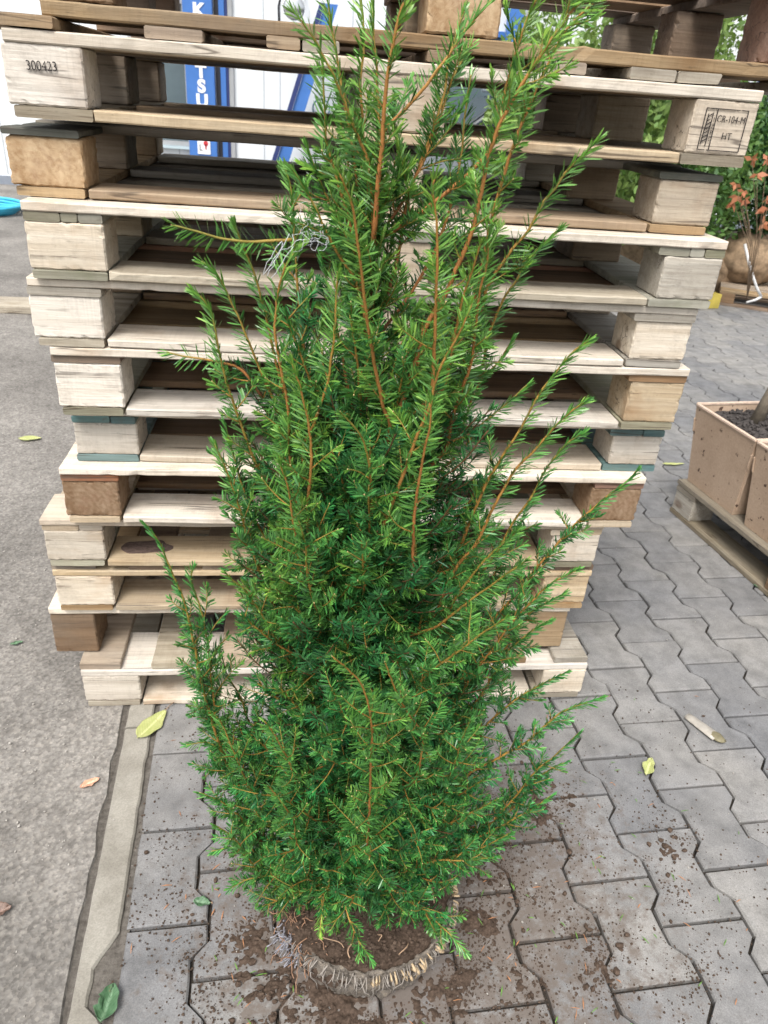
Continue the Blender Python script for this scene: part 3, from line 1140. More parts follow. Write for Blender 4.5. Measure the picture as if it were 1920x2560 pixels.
def make_branch(pts, thick, young, ext=None, lat_from=0.0, lat_to=.74, lat_gap=.0215, lat_len=(.02, .06), nl=.023, age=(.95, .1), seed=0, needles_from=.0, flatl=True, density=1.0):
    """pts base->tip in world space. Main axis with needles, side shoots with needles."""
    global branch_count
    branch_count += 0 if ext else 1
    make_branch.k = getattr(make_branch, 'k', 0) + 1
    rr = np.random.default_rng(1000 + make_branch.k)
    nl = min(nl, .0225) * .88
    pts = np.asarray(pts, float) - YO
    P, s = resample(pts, .008)
    # slight natural wobble
    n = len(P)
    wob = np.cumsum(rr.normal(0, .00035, (n, 3)), 0)
    P = P + wob - np.linspace(0, 1, n)[:, None] * wob[-1]
    L = s[-1]
    fr = s / L
    st, nd = ext if ext else (Stem(), Needles())
    R = thick * (1 - fr) ** .8 * .50 + .0008
    A = age[0] + (age[1] - age[0]) * fr ** .8
    st.tube(P, R, A, 7)
    mid_ = P[n // 2]
    face = np.array([mid_[0] - .0, mid_[1] - .0, 0.0]); face = face / (np.linalg.norm(face) + 1e-6) + np.array([0, 0, .35])
    if abs(mid_[1]) < .12: face = face + np.array([0, -.6, 0])       # shoots turn their upper side to the open yard
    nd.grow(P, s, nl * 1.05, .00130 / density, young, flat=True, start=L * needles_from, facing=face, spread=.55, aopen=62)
    st.bud(P[-1], .0012)
    # side shoots
    T = nrm(np.gradient(P, axis=0))
    pos = L * lat_from
    az = rr.uniform(0, 6.28)
    while pos < L * lat_to:
        i = min(n - 2, int(np.searchsorted(s, pos)))
        p, t = P[i], T[i]
        az += 2.4 + rr.normal(0, .5)
        a = np.cross(t, [0.2, 0.3, 1.0]); a = a / np.linalg.norm(a)
        b = np.cross(t, a)
        rad = math.cos(az) * a + math.sin(az) * b
        f = pos / L
        ln = rr.uniform(*lat_len) * (1.15 - .75 * f)
        el = math.radians(rr.uniform(38, 66))
        d = math.cos(el) * t + math.sin(el) * rad + np.array([0, 0, .16])
        d = d / np.linalg.norm(d)
        bendv = rr.normal(0, .20, 3) + np.array([0, 0, .18])
        q = np.array([p, p + d * ln * .5, p + d * ln * .9 + bendv * ln * .22, p + d * ln * 1.15 + bendv * ln * .5])
        Q, qs = resample(q, .005)
        st.tube(Q, .0009 + (.0005 - .0009) * qs / qs[-1], .45 - .42 * qs / qs[-1], 5)
        yl = min(1, young + rr.uniform(-.15, .2))
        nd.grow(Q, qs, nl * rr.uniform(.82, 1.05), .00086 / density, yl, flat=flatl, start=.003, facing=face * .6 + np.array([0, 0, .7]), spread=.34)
        st.bud(Q[-1], .0011)
        if rr.random() < .35: st.bud(p + rad * .002, .0013)
        # twiglets
        if ln > .045:
            for kk in range(int(rr.integers(1, 4))):
                ii = int(len(Q) * rr.uniform(.2, .7))
                tt = nrm(np.gradient(Q, axis=0))[ii]
                sd_ = np.cross(tt, [0, 0, 1.0]); sd_ = sd_ / (np.linalg.norm(sd_) + 1e-6) * rr.choice([-1, 1])
                dd = tt * .6 + sd_ * .75 + rr.normal(0, .15, 3)
                dd = dd / np.linalg.norm(dd)
                l2 = ln * rr.uniform(.3, .55)
                q2 = np.array([Q[ii], Q[ii] + dd * l2 * .5, Q[ii] + dd * l2 + np.array([0, 0, .1]) * l2])
                Q2, q2s = resample(q2, .005)
                st.tube(Q2, .0008, np.full(len(Q2), .1), 4)
                nd.grow(Q2, q2s, nl * .9, .00115 / density, yl, flat=flatl)
                st.bud(Q2[-1], .001)
        pos += lat_gap * rr.uniform(.6, 1.45)
    if ext: return 0
    o = st.build('branch', YEW)
    nd.build(o)
    return nd.n


def px_branch(tip_first, d_tip, d_base=0.0, thick=.0035, join=True, drop=.10, **kw):
    """a shoot traced tip -> base; its depth runs from d_base (at the trunk) to d_tip (negative = nearer the viewer)"""
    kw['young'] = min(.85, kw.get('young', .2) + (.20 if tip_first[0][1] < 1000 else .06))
    if kw.get('nl', .02) <= .0205 and kw.get('lat_to', 1) > 0 and kw.get('young', 0) < .7:
        kw['lat_gap'] = min(kw.get('lat_gap', 1), .0125)
        kw['lat_len'] = (.026, .070)
        kw['lat_to'] = max(kw.get('lat_to', .74), .84)
    elif kw.get('nl', .02) <= .0245 and kw.get('lat_to', 1) >= .5:
        kw['lat_gap'] = min(kw.get('lat_gap', 1), .0165)
    pp = list(reversed(tip_first))
    seglen = [0.0]
    for a, b in zip(pp[:-1], pp[1:]):
        seglen.append(seglen[-1] + math.hypot(b[0] - a[0], b[1] - a[1]))
    pts = []
    for (x, y), sl in zip(pp, seglen):
        t = sl / seglen[-1]
        pts.append(at(x, y, TRUNK_Y + d_base + (d_tip - d_base) * t ** .9))
    if join:
        b = pts[0]
        z = max(.10, b[2] - drop)
        r = trunk_at(min(z, 1.15))
        mid = (np.array(b) * .55 + r * .45); mid[2] -= .01
        pts = [r, mid] + pts
    return make_branch(pts, thick, **kw)


# --- upright shoots traced from the plant; (tip -> base), depth at tip, depth at visible base
TR = [
    # upper crown
    ([(1030, -90), (1015, 0), (1000, 22), (986, 80), (971, 152), (962, 217), (953, 307), (953, 362), (946, 427), (939, 499), (932, 579)], -.05, -.01, .0048, dict(young=.62, lat_from=.45, lat_to=.97, lat_gap=.030, lat_len=(.018, .035), nl=.026, age=(.7, .42), join=True, drop=.02)),
    ([(735, 30), (762, 69), (790, 108), (809, 145), (834, 192), (856, 239), (881, 300), (903, 358), (924, 416), (935, 560)], -.02, .0, .003, dict(young=.5, lat_to=.6, nl=.025)),
    ([(818, -20), (827, 65), (838, 119), (850, 200), (870, 300), (895, 450)], .04, .03, .003, dict(young=.55, lat_to=.5, nl=.025)),
    ([(805, 170), (809, 246), (812, 307), (816, 362), (850, 480), (890, 620)], -.01, .0, .0026, dict(young=.45, nl=.024)),
    ([(845, 240), (852, 300), (859, 340), (870, 405), (880, 520), (905, 700)], .07, .04, .003, dict(young=.25)),
    ([(937, -40), (932, 72), (935, 145), (940, 250), (945, 360), (940, 500)], .05, .03, .0032, dict(young=.6, nl=.026, lat_to=.6)),
    ([(900, -30), (906, 110), (899, 190), (905, 330), (915, 480)], .08, .05, .003, dict(young=.5, nl=.025, lat_to=.6)),
    ([(1235, -10), (1225, 4), (1178, 54), (1103, 166), (1037, 250), (987, 304), (961, 333), (950, 400)], .02, .01, .0038, dict(young=.3, lat_from=.2, lat_to=.5, lat_gap=.05, nl=.030, age=(.9, .25), density=.75)),
    ([(1160, 30), (1146, 61), (1124, 141), (1113, 231), (1095, 297), (1077, 347), (1052, 416), (1020, 520), (1000, 620)], .05, .03, .0034, dict(young=.4, lat_to=.65, nl=.025)),
    ([(1180, 110), (1160, 140), (1139, 181), (1117, 235), (1080, 350)], .06, .04, .0022, dict(young=.3)),
    ([(1177, 190), (1175, 213), (1166, 289), (1160, 354), (1153, 398), (1130, 500), (1080, 640)], .09, .05, .0026, dict(young=.12, nl=.024)),
    ([(1360, -60), (1340, 0), (1330, 15), (1305, 87), (1283, 159), (1265, 217), (1258, 253), (1225, 373)], -.02, .0, .0036, dict(young=.65, nl=.026, lat_to=.8, lat_gap=.035, age=(.7, .4))),
    ([(1455, -60), (1442, 0), (1424, 36), (1377, 98), (1327, 174), (1283, 246), (1247, 315), (1225, 373), (1207, 452), (1186, 542), (1164, 608), (1142, 658), (1110, 734), (1059, 827), (1045, 881), (1027, 935), (1008, 997), (990, 1047), (978, 1065)], -.09, -.05, .0062, dict(young=.62, lat_from=.12, lat_to=.97, lat_gap=.022, lat_len=(.02, .05), nl=.026, age=(.8, .45), drop=.14)),
    ([(1500, -12), (1480, 12), (1430, 60), (1395, 115), (1374, 160), (1348, 210), (1327, 263), (1298, 333), (1265, 434), (1251, 488), (1236, 542), (1215, 650), (1190, 760), (1180, 850)], -.04, -.01, .0042, dict(young=.62, lat_from=.1, lat_to=.95, lat_gap=.022, lat_len=(.02, .045), nl=.025, age=(.8, .4))),
    ([(1090, 440), (1081, 463), (1088, 514), (1092, 568), (1093, 633), (1092, 705), (1088, 796), (1084, 906), (1070, 1000)], -.13, -.09, .004, dict(young=.60, nl=.026, age=(.62, .45), lat_gap=.04)),
    ([(1493, 350), (1453, 394), (1417, 427), (1385, 474), (1356, 506), (1330, 557), (1312, 590), (1276, 633), (1220, 716), (1190, 800)], -.05, -.02, .0034, dict(young=.45, lat_to=.55, nl=.026)),
    ([(1395, 575), (1327, 640), (1294, 694), (1258, 749), (1220, 840), (1195, 930)], .0, .01, .0032, dict(young=.3, lat_to=.6, nl=.024)),
    ([(1215, 560), (1218, 579), (1218, 651), (1204, 723), (1189, 845), (1178, 910), (1160, 971), (1135, 1044), (1113, 1127)], -.07, -.04, .0042, dict(young=.45, age=(.7, .5), nl=.024)),
    ([(1204, 600), (1182, 680), (1160, 745), (1130, 860), (1100, 980)], -.10, -.06, .0034, dict(young=.55, age=(.6, .4), nl=.025)),
    ([(1180, 760), (1150, 834), (1117, 895), (1088, 968), (1074, 1025), (1052, 1076), (1023, 1159), (994, 1235), (969, 1297), (947, 1347)], -.14, -.10, .0046, dict(young=.5, age=(.6, .4), nl=.025)),
    ([(1080, 1000), (1074, 1080), (1059, 1152), (1045, 1235), (1039, 1308), (1034, 1380), (1027, 1445)], -.16, -.11, .0045, dict(young=.5, age=(.8, .5), nl=.026, lat_gap=.04)),
    ([(845, 430), (863, 463), (881, 514), (892, 579), (903, 651), (914, 723), (917, 754), (928, 827), (935, 888), (946, 946), (961, 1018), (977, 1065)], -.15, -.07, .0042, dict(young=.68, nl=.027, age=(.62, .45), lat_gap=.05, lat_len=(.015, .03), drop=.14)),
    ([(711, 415), (726, 463), (733, 524), (735, 564), (740, 669), (744, 741), (749, 808), (758, 863), (762, 900), (775, 1000)], .02, .01, .0032, dict(young=.35, lat_to=.9, nl=.022)),
    ([(733, 425), (762, 470), (794, 535), (816, 579), (852, 644), (888, 705), (910, 800)], -.02, .0, .003, dict(young=.3, nl=.024)),
    ([(770, 370), (790, 420), (812, 480), (840, 540), (880, 640)], .03, .02, .0028, dict(young=.3, nl=.023)),
    # left
    ([(429, 562), (483, 575), (545, 593), (617, 602), (680, 602), (730, 600)], -.03, -.02, .0022, dict(young=.42, lat_to=0, nl=.027, join=False, age=(.25, .05), density=.8)),
    ([(588, 560), (597, 600), (617, 651), (635, 698), (650, 752), (670, 830), (690, 900), (730, 1040)], -.02, .0, .0028, dict(young=.35, lat_to=.5, nl=.021)),
    ([(505, 655), (541, 680), (563, 720), (581, 760), (602, 801), (631, 870), (655, 930), (690, 1010), (730, 1110)], .0, .0, .0028, dict(young=.3, lat_to=.55, nl=.021)),
    ([(760, 608), (718, 658), (697, 716), (688, 780), (687, 837), (704, 935), (718, 1007), (725, 1087), (733, 1170), (740, 1224), (755, 1330)], -.08, -.05, .0044, dict(young=.42, age=(.62, .45), nl=.025)),
    ([(845, 680), (841, 711), (838, 772), (830, 863), (820, 946), (801, 1015), (783, 1072), (758, 1123), (775, 1230)], -.10, -.06, .0036, dict(young=.42, age=(.5, .3), nl=.024)),
    ([(729, 905), (747, 960), (765, 1033), (776, 1098), (778, 1170), (772, 1242), (772, 1333), (780, 1430)], -.12, -.08, .0042, dict(young=.45, age=(.6, .45), nl=.024)),
    ([(700, 1155), (722, 1217), (729, 1271), (736, 1333), (745, 1400), (770, 1480)], -.14, -.09, .003, dict(young=.5, age=(.6, .45), nl=.020)),
    ([(486, 728), (505, 745), (527, 772), (541, 827), (552, 888), (570, 960), (592, 1033), (617, 1101), (635, 1152), (655, 1200), (700, 1290)], -.03, .0, .0034, dict(young=.4, lat_to=.7, age=(.6, .1), nl=.022)),
    ([(418, 880), (465, 893), (537, 903), (610, 930), (660, 1000)], .0, .0, .002, dict(young=.25, lat_to=.2, nl=.024, density=.7, join=False)),
    ([(537, 1110), (541, 1120), (563, 1167), (584, 1221), (603, 1279), (617, 1344), (635, 1387), (650, 1434), (690, 1520)], -.04, -.01, .003, dict(young=.38, lat_to=.7, age=(.55, .2), nl=.020)),
    ([(563, 1060), (574, 1109), (584, 1145), (610, 1230), (660, 1330)], .03, .02, .0024, dict(young=.2, nl=.019)),
    ([(850, 1030), (885, 1069), (903, 1101), (917, 1163), (925, 1260)], -.15, -.10, .0026, dict(young=.35, nl=.021)),
    ([(747, 1300), (765, 1362), (769, 1423), (790, 1520)], -.15, -.10, .0026, dict(young=.4, nl=.020)),
    # far left low leader
    ([(361, 1308), (387, 1336), (412, 1387), (437, 1445), (459, 1503), (474, 1575), (495, 1683), (513, 1756), (531, 1821), (553, 1886), (586, 1973), (615, 2045), (680, 2130)], -.06, -.02, .0042, dict(young=.18, lat_from=.1, lat_to=.62, lat_gap=.024, lat_len=(.02, .05), age=(.9, .12), nl=.017, drop=.05)),
    ([(485, 1414), (480, 1450), (500, 1510), (520, 1620), (530, 1720), (560, 1830)], -.05, -.03, .0022, dict(young=.2, nl=.017)),
    ([(571, 1590), (530, 1640), (515, 1700), (530, 1790), (570, 1900)], -.02, -.01, .0022, dict(young=.15, nl=.017)),
    ([(531, 1780), (560, 1814), (582, 1871), (604, 1922), (625, 1965), (660, 2050)], -.12, -.06, .0028, dict(young=.35, nl=.017, age=(.5, .3))),
    ([(550, 1625), (568, 1683), (597, 1734), (618, 1792), (647, 1843), (680, 1908), (740, 2000)], .02, .01, .003, dict(young=.1, nl=.018)),
    ([(566, 1434), (580, 1450), (611, 1477), (640, 1517), (669, 1560), (720, 1650)], -.08, -.03, .0032, dict(young=.55, nl=.018, lat_gap=.016, lat_len=(.018, .04))),
    ([(660, 1800), (698, 1850), (727, 1908), (745, 1973), (763, 2031), (785, 2120)], -.17, -.08, .0032, dict(young=.35, nl=.018, age=(.6, .45))),
    ([(670, 1965), (704, 2003), (732, 2047), (742, 2092), (749, 2157), (790, 2200)], -.17, -.09, .0028, dict(young=.32, nl=.017, age=(.6, .4), drop=.02)),
    ([(537, 2063), (577, 2089), (608, 2123), (642, 2171), (670, 2202), (725, 2226), (800, 2235)], -.09, -.04, .003, dict(young=.35, nl=.018, age=(.4, .2), drop=.0, lat_to=.9)),
    ([(573, 2222), (622, 2198), (680, 2190), (760, 2200)], -.10, -.05, .002, dict(young=.2, nl=.018, drop=.0, lat_to=.3)),
    ([(467, 1862), (519, 1858), (560, 1886), (600, 1960)], -.05, -.02, .002, dict(young=.15, nl=.018, lat_to=.3, drop=.0)),
    ([(500, 1982), (553, 2006), (598, 2040), (660, 2110)], -.08, -.04, .0024, dict(young=.22, nl=.018, drop=.0)),
    ([(530, 2128), (587, 2119), (650, 2150), (720, 2190)], -.03, -.01, .002, dict(young=.15, nl=.018, drop=.0, lat_to=.3)),
    ([(931, 2405), (915, 2380), (897, 2350), (876, 2300), (865, 2250), (860, 2190)], -.19, -.08, .003, dict(young=.18, nl=.018, drop=.0, join=True, lat_to=.6, lat_len=(.02, .035))),
    ([(1166, 2384), (1120, 2332), (1065, 2284), (1034, 2257), (986, 2226), (934, 2222), (900, 2180)], -.17, -.06, .0032, dict(young=.22, nl=.018, drop=.0, age=(.5, .2), lat_to=.8, lat_len=(.015, .03))),
    ([(800, 2335), (805, 2280), (815, 2220)], -.15, -.10, .0018, dict(young=.8, nl=.016, drop=.0, lat_to=.0)),
    # right
    ([(1280, 850), (1247, 903), (1207, 946), (1182, 989), (1140, 1090)], .05, .03, .0026, dict(young=.2, lat_to=.4, nl=.024)),
    ([(1318, 962), (1254, 1018), (1200, 1062), (1150, 1130)], .03, .02, .0024, dict(young=.2, lat_to=.3, nl=.024)),
    ([(1470, 852), (1424, 888), (1388, 935), (1356, 978), (1327, 1029), (1298, 1083), (1262, 1134), (1220, 1200), (1180, 1290), (1130, 1400)], -.05, -.02, .0036, dict(young=.35, lat_to=.5, nl=.024, age=(.7, .2))),
    ([(1460, 1005), (1414, 1040), (1367, 1091), (1327, 1138), (1291, 1174), (1262, 1224), (1225, 1293), (1186, 1369), (1146, 1416), (1110, 1496), (1074, 1551)], -.09, -.06, .0048, dict(young=.38, lat_to=.6, nl=.023, age=(.6, .4))),
    ([(1457, 1083), (1421, 1101), (1385, 1141), (1356, 1181), (1323, 1239), (1291, 1286), (1244, 1369), (1190, 1450), (1140, 1560)], -.05, -.03, .0036, dict(young=.28, lat_to=.6, nl=.021)),
    ([(1591, 1176), (1568, 1204), (1508, 1248), (1460, 1291), (1412, 1339), (1369, 1387), (1334, 1426), (1291, 1482), (1243, 1534), (1200, 1590), (1130, 1700)], -.06, -.02, .0044, dict(young=.16, lat_to=.62, lat_gap=.024, lat_len=(.018, .04), nl=.019, age=(.6, .4))),
    ([(1340, 1255), (1318, 1262), (1280, 1340), (1240, 1420), (1190, 1520)], .02, .01, .0026, dict(young=.2, nl=.019)),
    ([(1443, 1424), (1377, 1460), (1334, 1499), (1299, 1534), (1269, 1569), (1238, 1617), (1195, 1669), (1152, 1734), (1082, 1821)], -.10, -.06, .0042, dict(young=.22, lat_to=.6, nl=.019, age=(.55, .4))),
    ([(1410, 1484), (1343, 1521), (1300, 1560), (1240, 1640)], -.06, -.05, .0024, dict(young=.2, lat_to=.35, nl=.019)),
    ([(1371, 1552), (1317, 1586), (1269, 1634), (1230, 1700), (1150, 1800)], -.08, -.05, .0028, dict(young=.18, nl=.018)),
    ([(1314, 1402), (1260, 1443), (1178, 1504), (1126, 1543), (1082, 1575)], -.16, -.10, .003, dict(young=.35, nl=.021, lat_to=.4)),
    ([(1295, 1325), (1221, 1395), (1178, 1443), (1140, 1500), (1090, 1600)], -.13, -.08, .0034, dict(young=.35, nl=.021)),
    ([(1265, 1545), (1204, 1582), (1139, 1630), (1074, 1677), (1021, 1735)], -.20, -.12, .0032, dict(young=.35, nl=.020, age=(.4, .2), lat_to=.5)),
    ([(1416, 1680), (1356, 1712), (1312, 1738), (1247, 1786), (1170, 1850)], -.06, -.04, .0028, dict(young=.1, nl=.018, lat_to=.5)),
    ([(1505, 1745), (1443, 1764), (1399, 1786), (1356, 1821), (1312, 1860), (1247, 1899), (1160, 1951), (1080, 2020)], -.10, -.06, .004, dict(young=.14, lat_to=.75, nl=.018, lat_gap=.020, lat_len=(.016, .036))),
    ([(1447, 1832), (1390, 1886), (1334, 1933), (1282, 2003), (1200, 2080)], -.03, -.02, .0032, dict(young=.08, nl=.018, lat_to=.6)),
    ([(1416, 1905), (1369, 1929), (1325, 1964), (1260, 2040)], -.02, -.01, .0026, dict(young=.08, nl=.018, lat_to=.4)),
    ([(1379, 1988), (1325, 2025), (1278, 2051), (1204, 2090), (1110, 2130)], -.05, -.03, .003, dict(young=.12, nl=.018, drop=.0)),
    ([(1245, 1997), (1182, 2033), (1117, 2068), (1050, 2120)], -.16, -.08, .003, dict(young=.16, nl=.018, drop=.0)),
    ([(1275, 2083), (1204, 2116), (1120, 2140), (1030, 2170)], -.11, -.06, .0028, dict(young=.14, nl=.018, drop=.0)),
    ([(1243, 2142), (1160, 2150), (1080, 2150), (1000, 2180)], -.13, -.07, .0026, dict(young=.16, nl=.018, drop=.0)),
    ([(830, 1640), (870, 1672), (897, 1701), (926, 1782), (929, 1898), (922, 2048), (918, 2120)], -.24, -.14, .0036, dict(young=.42, nl=.020, age=(.7, .45), drop=.02, lat_gap=.022)),
    ([(962, 1655), (987, 1721), (1004, 1760), (1043, 1812), (1061, 1842), (1030, 1960)], -.23, -.15, .003, dict(young=.32, nl=.018, age=(.6, .4))),
    ([(1175, 1800), (1160, 1842), (1143, 1894), (1100, 1990)], -.19, -.12, .0024, dict(young=.2, nl=.018)),
]

tot = 0
for (pp, dt, db, th, kw) in TR:
    kw = dict(kw)
    tot += px_branch(pp, dt, db, th, **kw)
n_traced = branch_count

# --- bushy inner branches all round the trunk
ENV = [(.05, .11), (.12, .15), (.20, .205), (.28, .24), (.40, .23), (.55, .212), (.70, .195), (.85, .170), (1.0, .150), (1.15, .12), (1.3, .085), (1.5, .05)]
ez = [e[0] for e in ENV]; er = [e[1] for e in ENV]
NF = 100 - n_traced
frng = np.random.default_rng(42)
ang = 0.4
def inner_branch(z0, ang, ext):
    rise = frng.uniform(.08, .26) * (0.45 if z0 < .2 else 1)
    z1 = z0 + rise
    r1 = np.interp(z1, ez, er) * frng.uniform(.58, 1.0)
    b = trunk_at(z0)
    c = trunk_at(min(z1, 1.2))
    dirv = np.array([math.cos(ang), math.sin(ang), 0])
    dirv[1] *= .95
    tip = c + dirv * r1
    tip[2] = z1
    m1 = b + dirv * r1 * .38 + np.array([0, 0, rise * .30])
    m2 = b + dirv * r1 * .74 + np.array([0, 0, rise * .64])
    nl = .0185 if z0 < .55 else .0215
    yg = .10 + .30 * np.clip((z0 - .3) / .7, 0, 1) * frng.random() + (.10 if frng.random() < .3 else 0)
    return make_branch([b, m1, m2, tip], .0030, yg, ext=ext, lat_from=.10, lat_to=.95, lat_gap=.0150, lat_len=(.030, .075), nl=nl, age=(.95, .2), needles_from=.1)


for k in range(max(0, NF)):
    z0 = .125 + .76 * ((k + frng.random()) / NF) ** 1.3
    ang += 2.39996
    ext = (Stem(), Needles())
    for q in range(6):
        inner_branch(max(.115, z0 + frng.uniform(-.03, .03)), ang + (q - 2) * 1.0472 + frng.normal(0, .25), ext)
    o = ext[0].build('branch', YEW)
    ext[1].build(o)
    tot += ext[1].n
    branch_count += 1
print('branches', n_traced, branch_count, 'needles', tot)

# trunk
st = Stem()
P, s = resample(trunk_pts - YO, .012)
fr = s / s[-1]
st.tube(P, .0095 * (1 - fr) ** .7 + .0028, .95 - .2 * fr, 10)
# dense inner twigs directly on the trunk
nd = Needles()
for k in range(650):
    z0 = frng.uniform(.12, .98)
    b = trunk_at(z0) - YO
    a = frng.uniform(0, 6.283)
    R_ = np.interp(z0, ez, er)
    d = np.array([math.cos(a), math.sin(a), frng.uniform(.2, 1.2)]); d /= np.linalg.norm(d)
    start = b + np.array([math.cos(a), math.sin(a), .25]) * R_ * frng.uniform(.1, .6)
    ln = frng.uniform(.035, .085)
    q = np.array([start, start + d * ln * .5, start + d * ln + np.array([0, 0, .2 * ln])])
    Q, qs = resample(q, .006)
    st.tube(Q, .0009, np.full(len(Q), .9), 4)
    nd.grow(Q, qs, .0175, .0011, .02, flat=True, age0=.05, age1=.35)  # needles coloured darker here to paint in the shade of the crown's core
tr_o = st.build('trunk', YEW)
nd.build(tr_o)


# --- root ball
def root_ball():
    n, mrows = 72, 14
    BC = np.array([0.0, -.012, 0.0])
    RB = .149
    vs, fs = [], []
    prof = [(.82, 0.002), (.93, .014), (1.0, .038), (1.0, .060), (.975, .076), (.93, .083), (.86, .080), (.76, .079), (.62, .082), (.46, .087), (.30, .092), (.14, .096)]
    for j, (r, z) in enumerate(prof):
        for i in range(n):
            a = 2 * math.pi * i / n
            q = Vector((math.cos(a) * r * 9, math.sin(a) * r * 9, z * 60))
            d = mnoise.noise(q) * .007 + mnoise.noise(q * 3.3) * .004
            rr_ = RB * r * (1 + .03 * math.sin(2 * a + .7)) + d
            zz = z + (mnoise.noise(q * 1.7 + Vector((9, 9, 9))) * .006 + mnoise.noise(q * 5) * .003 if j > 4 else 0)
            vs.append(BC + np.array([math.cos(a) * rr_, math.sin(a) * rr_, max(.001, zz)]))
    for j in range(len(prof) - 1):
        for i in range(n):
            k = (i + 1) % n
            fs.append((j * n + i, j * n + k, (j + 1) * n + k, (j + 1) * n + i))
    vs.append(BC + np.array([0, 0, .098]))
    for i in range(n):
        fs.append(((len(prof) - 1) * n + i, (len(prof) - 1) * n + (i + 1) % n, len(vs) - 1))
    # crumbs on top
    o0 = MB(); o0.v = [tuple(p) for p in vs]; o0.f = fs
    rr = random.Random(9)
    for _ in range(900):
        a, r = rr.uniform(0, 6.283), RB * .93 * math.sqrt(rr.random())
        x, y = math.cos(a) * r, math.sin(a) * r
        s_ = rr.uniform(.0012, .0048)
        add_crumb(o0, BC + np.array([x, y, .082 + .013 * (1 - r / RB) + s_ * .3]), s_, rr)
    ball = o0.build('root_ball', M['soil'], YEW)
    # burlap wrap: front rim and skirt with folds
    k = NT('burlap_grey')
    v = k.coord()
    wv = k.n('TexWave', wave_type='BANDS', bands_direction='DIAGONAL'); wv.inputs['Scale'].default_value = 260
    wv.inputs['Distortion'].default_value = 6; wv.inputs['Detail'].default_value = 2
    k.l(v, wv.inputs['Vector'])
    f = k.noise(v, 70, 6, 0.7)
    c = k.ramp(f, [(0.3, (0.085, 0.075, 0.066)), (0.5, (0.22, 0.197, 0.172)), (0.72, (0.37, 0.32, 0.26))])
    c = k.mix(c, k.ramp(wv.outputs['Fac'], [(0.2, (0.55, 0.52, 0.5)), (0.7, (1.1, 1.08, 1.05))]), .8, 'MULTIPLY')
    k.base(c); k.rough(.95, .1); k.bump(wv.outputs['Fac'], .6, .0015)
    vs, fs = [], []
    na, nj = 200, 16
    a0, a1 = math.radians(196), math.radians(372)
    for i in range(na + 1):
        t = i / na
        a = a0 + (a1 - a0) * t
        fade = min(1, t * 5, (1 - t) * 7)
        for j in range(nj + 1):
            u = j / nj
            q = Vector((a * 7, u * 3, 0))
            fold = .0016 * math.sin(a * 47 + 9 * mnoise.noise(q)) * (.3 + u) + .010 * mnoise.noise(q * 1.1) * u + .004 * mnoise.noise(q * 3.1)
            if u < .25:                                   # rolled rim
                th = u / .25
                r = RB * (.965 + .06 * th) + fold * .6 + .004 * mnoise.noise(q * 1.1); z = .079 + .008 * math.sin(math.pi * (.25 + .6 * th)) + .007 * mnoise.noise(q * 1.6)
            else:
                th = (u - .25) / .75
                r = RB * (1.012 + .02 * math.sin(math.pi * th)) - .012 * th * th + fold * .8; z = .085 * (1 - th * 1.0) + .001
            z = .004 + (z - .004) * (.35 + .65 * fade) + .0015 * mnoise.noise(q * 6)
            vs.append(BC + np.array([math.cos(a) * r, math.sin(a) * r, max(.0015, z)]))
    for i in range(na):
        for j in range(nj):
            fs.append((i * (nj + 1) + j, i * (nj + 1) + j + 1, (i + 1) * (nj + 1) + j + 1, (i + 1) * (nj + 1) + j))
    mesh_obj('burlap_wrap', vs, fs, k.m, ball, smooth=True)
    # straw-coloured strands sewn over the rim
    M['straw'] = plain('straw_fibre', (0.46, 0.35, 0.22), .85, .3, 120)
    M['straw_g'] = plain('grey_fibre', (0.30, 0.27, 0.24), .9, .3, 120)
    for mat_, cnt, lo, hi, w in (('straw', 40, 270, 380, (.0012, .0027)), ('straw_g', 95, 212, 345, (.0004, .0011))):
        mb = MB()
        for c_ in range(cnt):
            a = math.radians(lo + (hi - lo) * (c_ + rr.random() * .9) / cnt)
            a += rr.gauss(0, .035)
            ln = rr.uniform(.014, .044) if mat_ == 'straw' else rr.uniform(.018, .062)
            pts = []
            sl = rr.gauss(.10, .13) if mat_ == 'straw' else rr.gauss(0, .10); z_off = rr.uniform(-.012, .006)
            for q in range(6):
                t = q / 5
                aa = a + sl * t * ln / RB * 2 + .006 * mnoise.noise(Vector((a * 9, t * 3, c_)))
                r = RB * 1.0 + .004 + .010 * math.sin(math.pi * min(1, t * 1.4)) + rr.uniform(-.0004, .0004)
                z = .088 + z_off - t * ln * 1.05 + .003 * math.sin(math.pi * t)
                pts.append(BC + np.array([math.cos(aa) * r, math.sin(aa) * r, max(.003, z)]))
            wv_ = rr.uniform(*w)
            mb.tube(pts, [wv_ * .7, wv_, wv_, wv_, wv_ * .9, wv_ * .5], 5)
        o = mb.build('straw_fringe', M[mat_], ball, smooth=True)
        o['kind'] = 'stuff'
    # frayed fibres and fine roots on the left, roots across the soil
    M['root'] = plain('fine_root', (0.30, 0.175, 0.11), .8, .25, 200)
    M['root_p'] = plain('pale_root', (0.36, 0.24, 0.155), .8, .25, 200)
    mb = MB(); mb2 = MB()
    for c_ in range(130):
        a = math.radians(rr.uniform(150, 232))
        r = RB * rr.uniform(.72, 1.12)
        p = BC + np.array([math.cos(a) * r, math.sin(a) * r, rr.uniform(.05, .092)])
        d = np.array([rr.uniform(-1, 1), rr.uniform(-1, 1), rr.uniform(-.5, .4)])
        pts = [p]
        for q in range(5):
            d = d + np.array([rr.uniform(-.8, .8), rr.uniform(-.8, .8), rr.uniform(-.5, .4)])
            d /= np.linalg.norm(d)
            p = p + d * rr.uniform(.004, .009)
            p[2] = max(p[2], .004)
            pts.append(p.copy())
        mb.tube(pts, rr.uniform(.0005, .0011), 4)
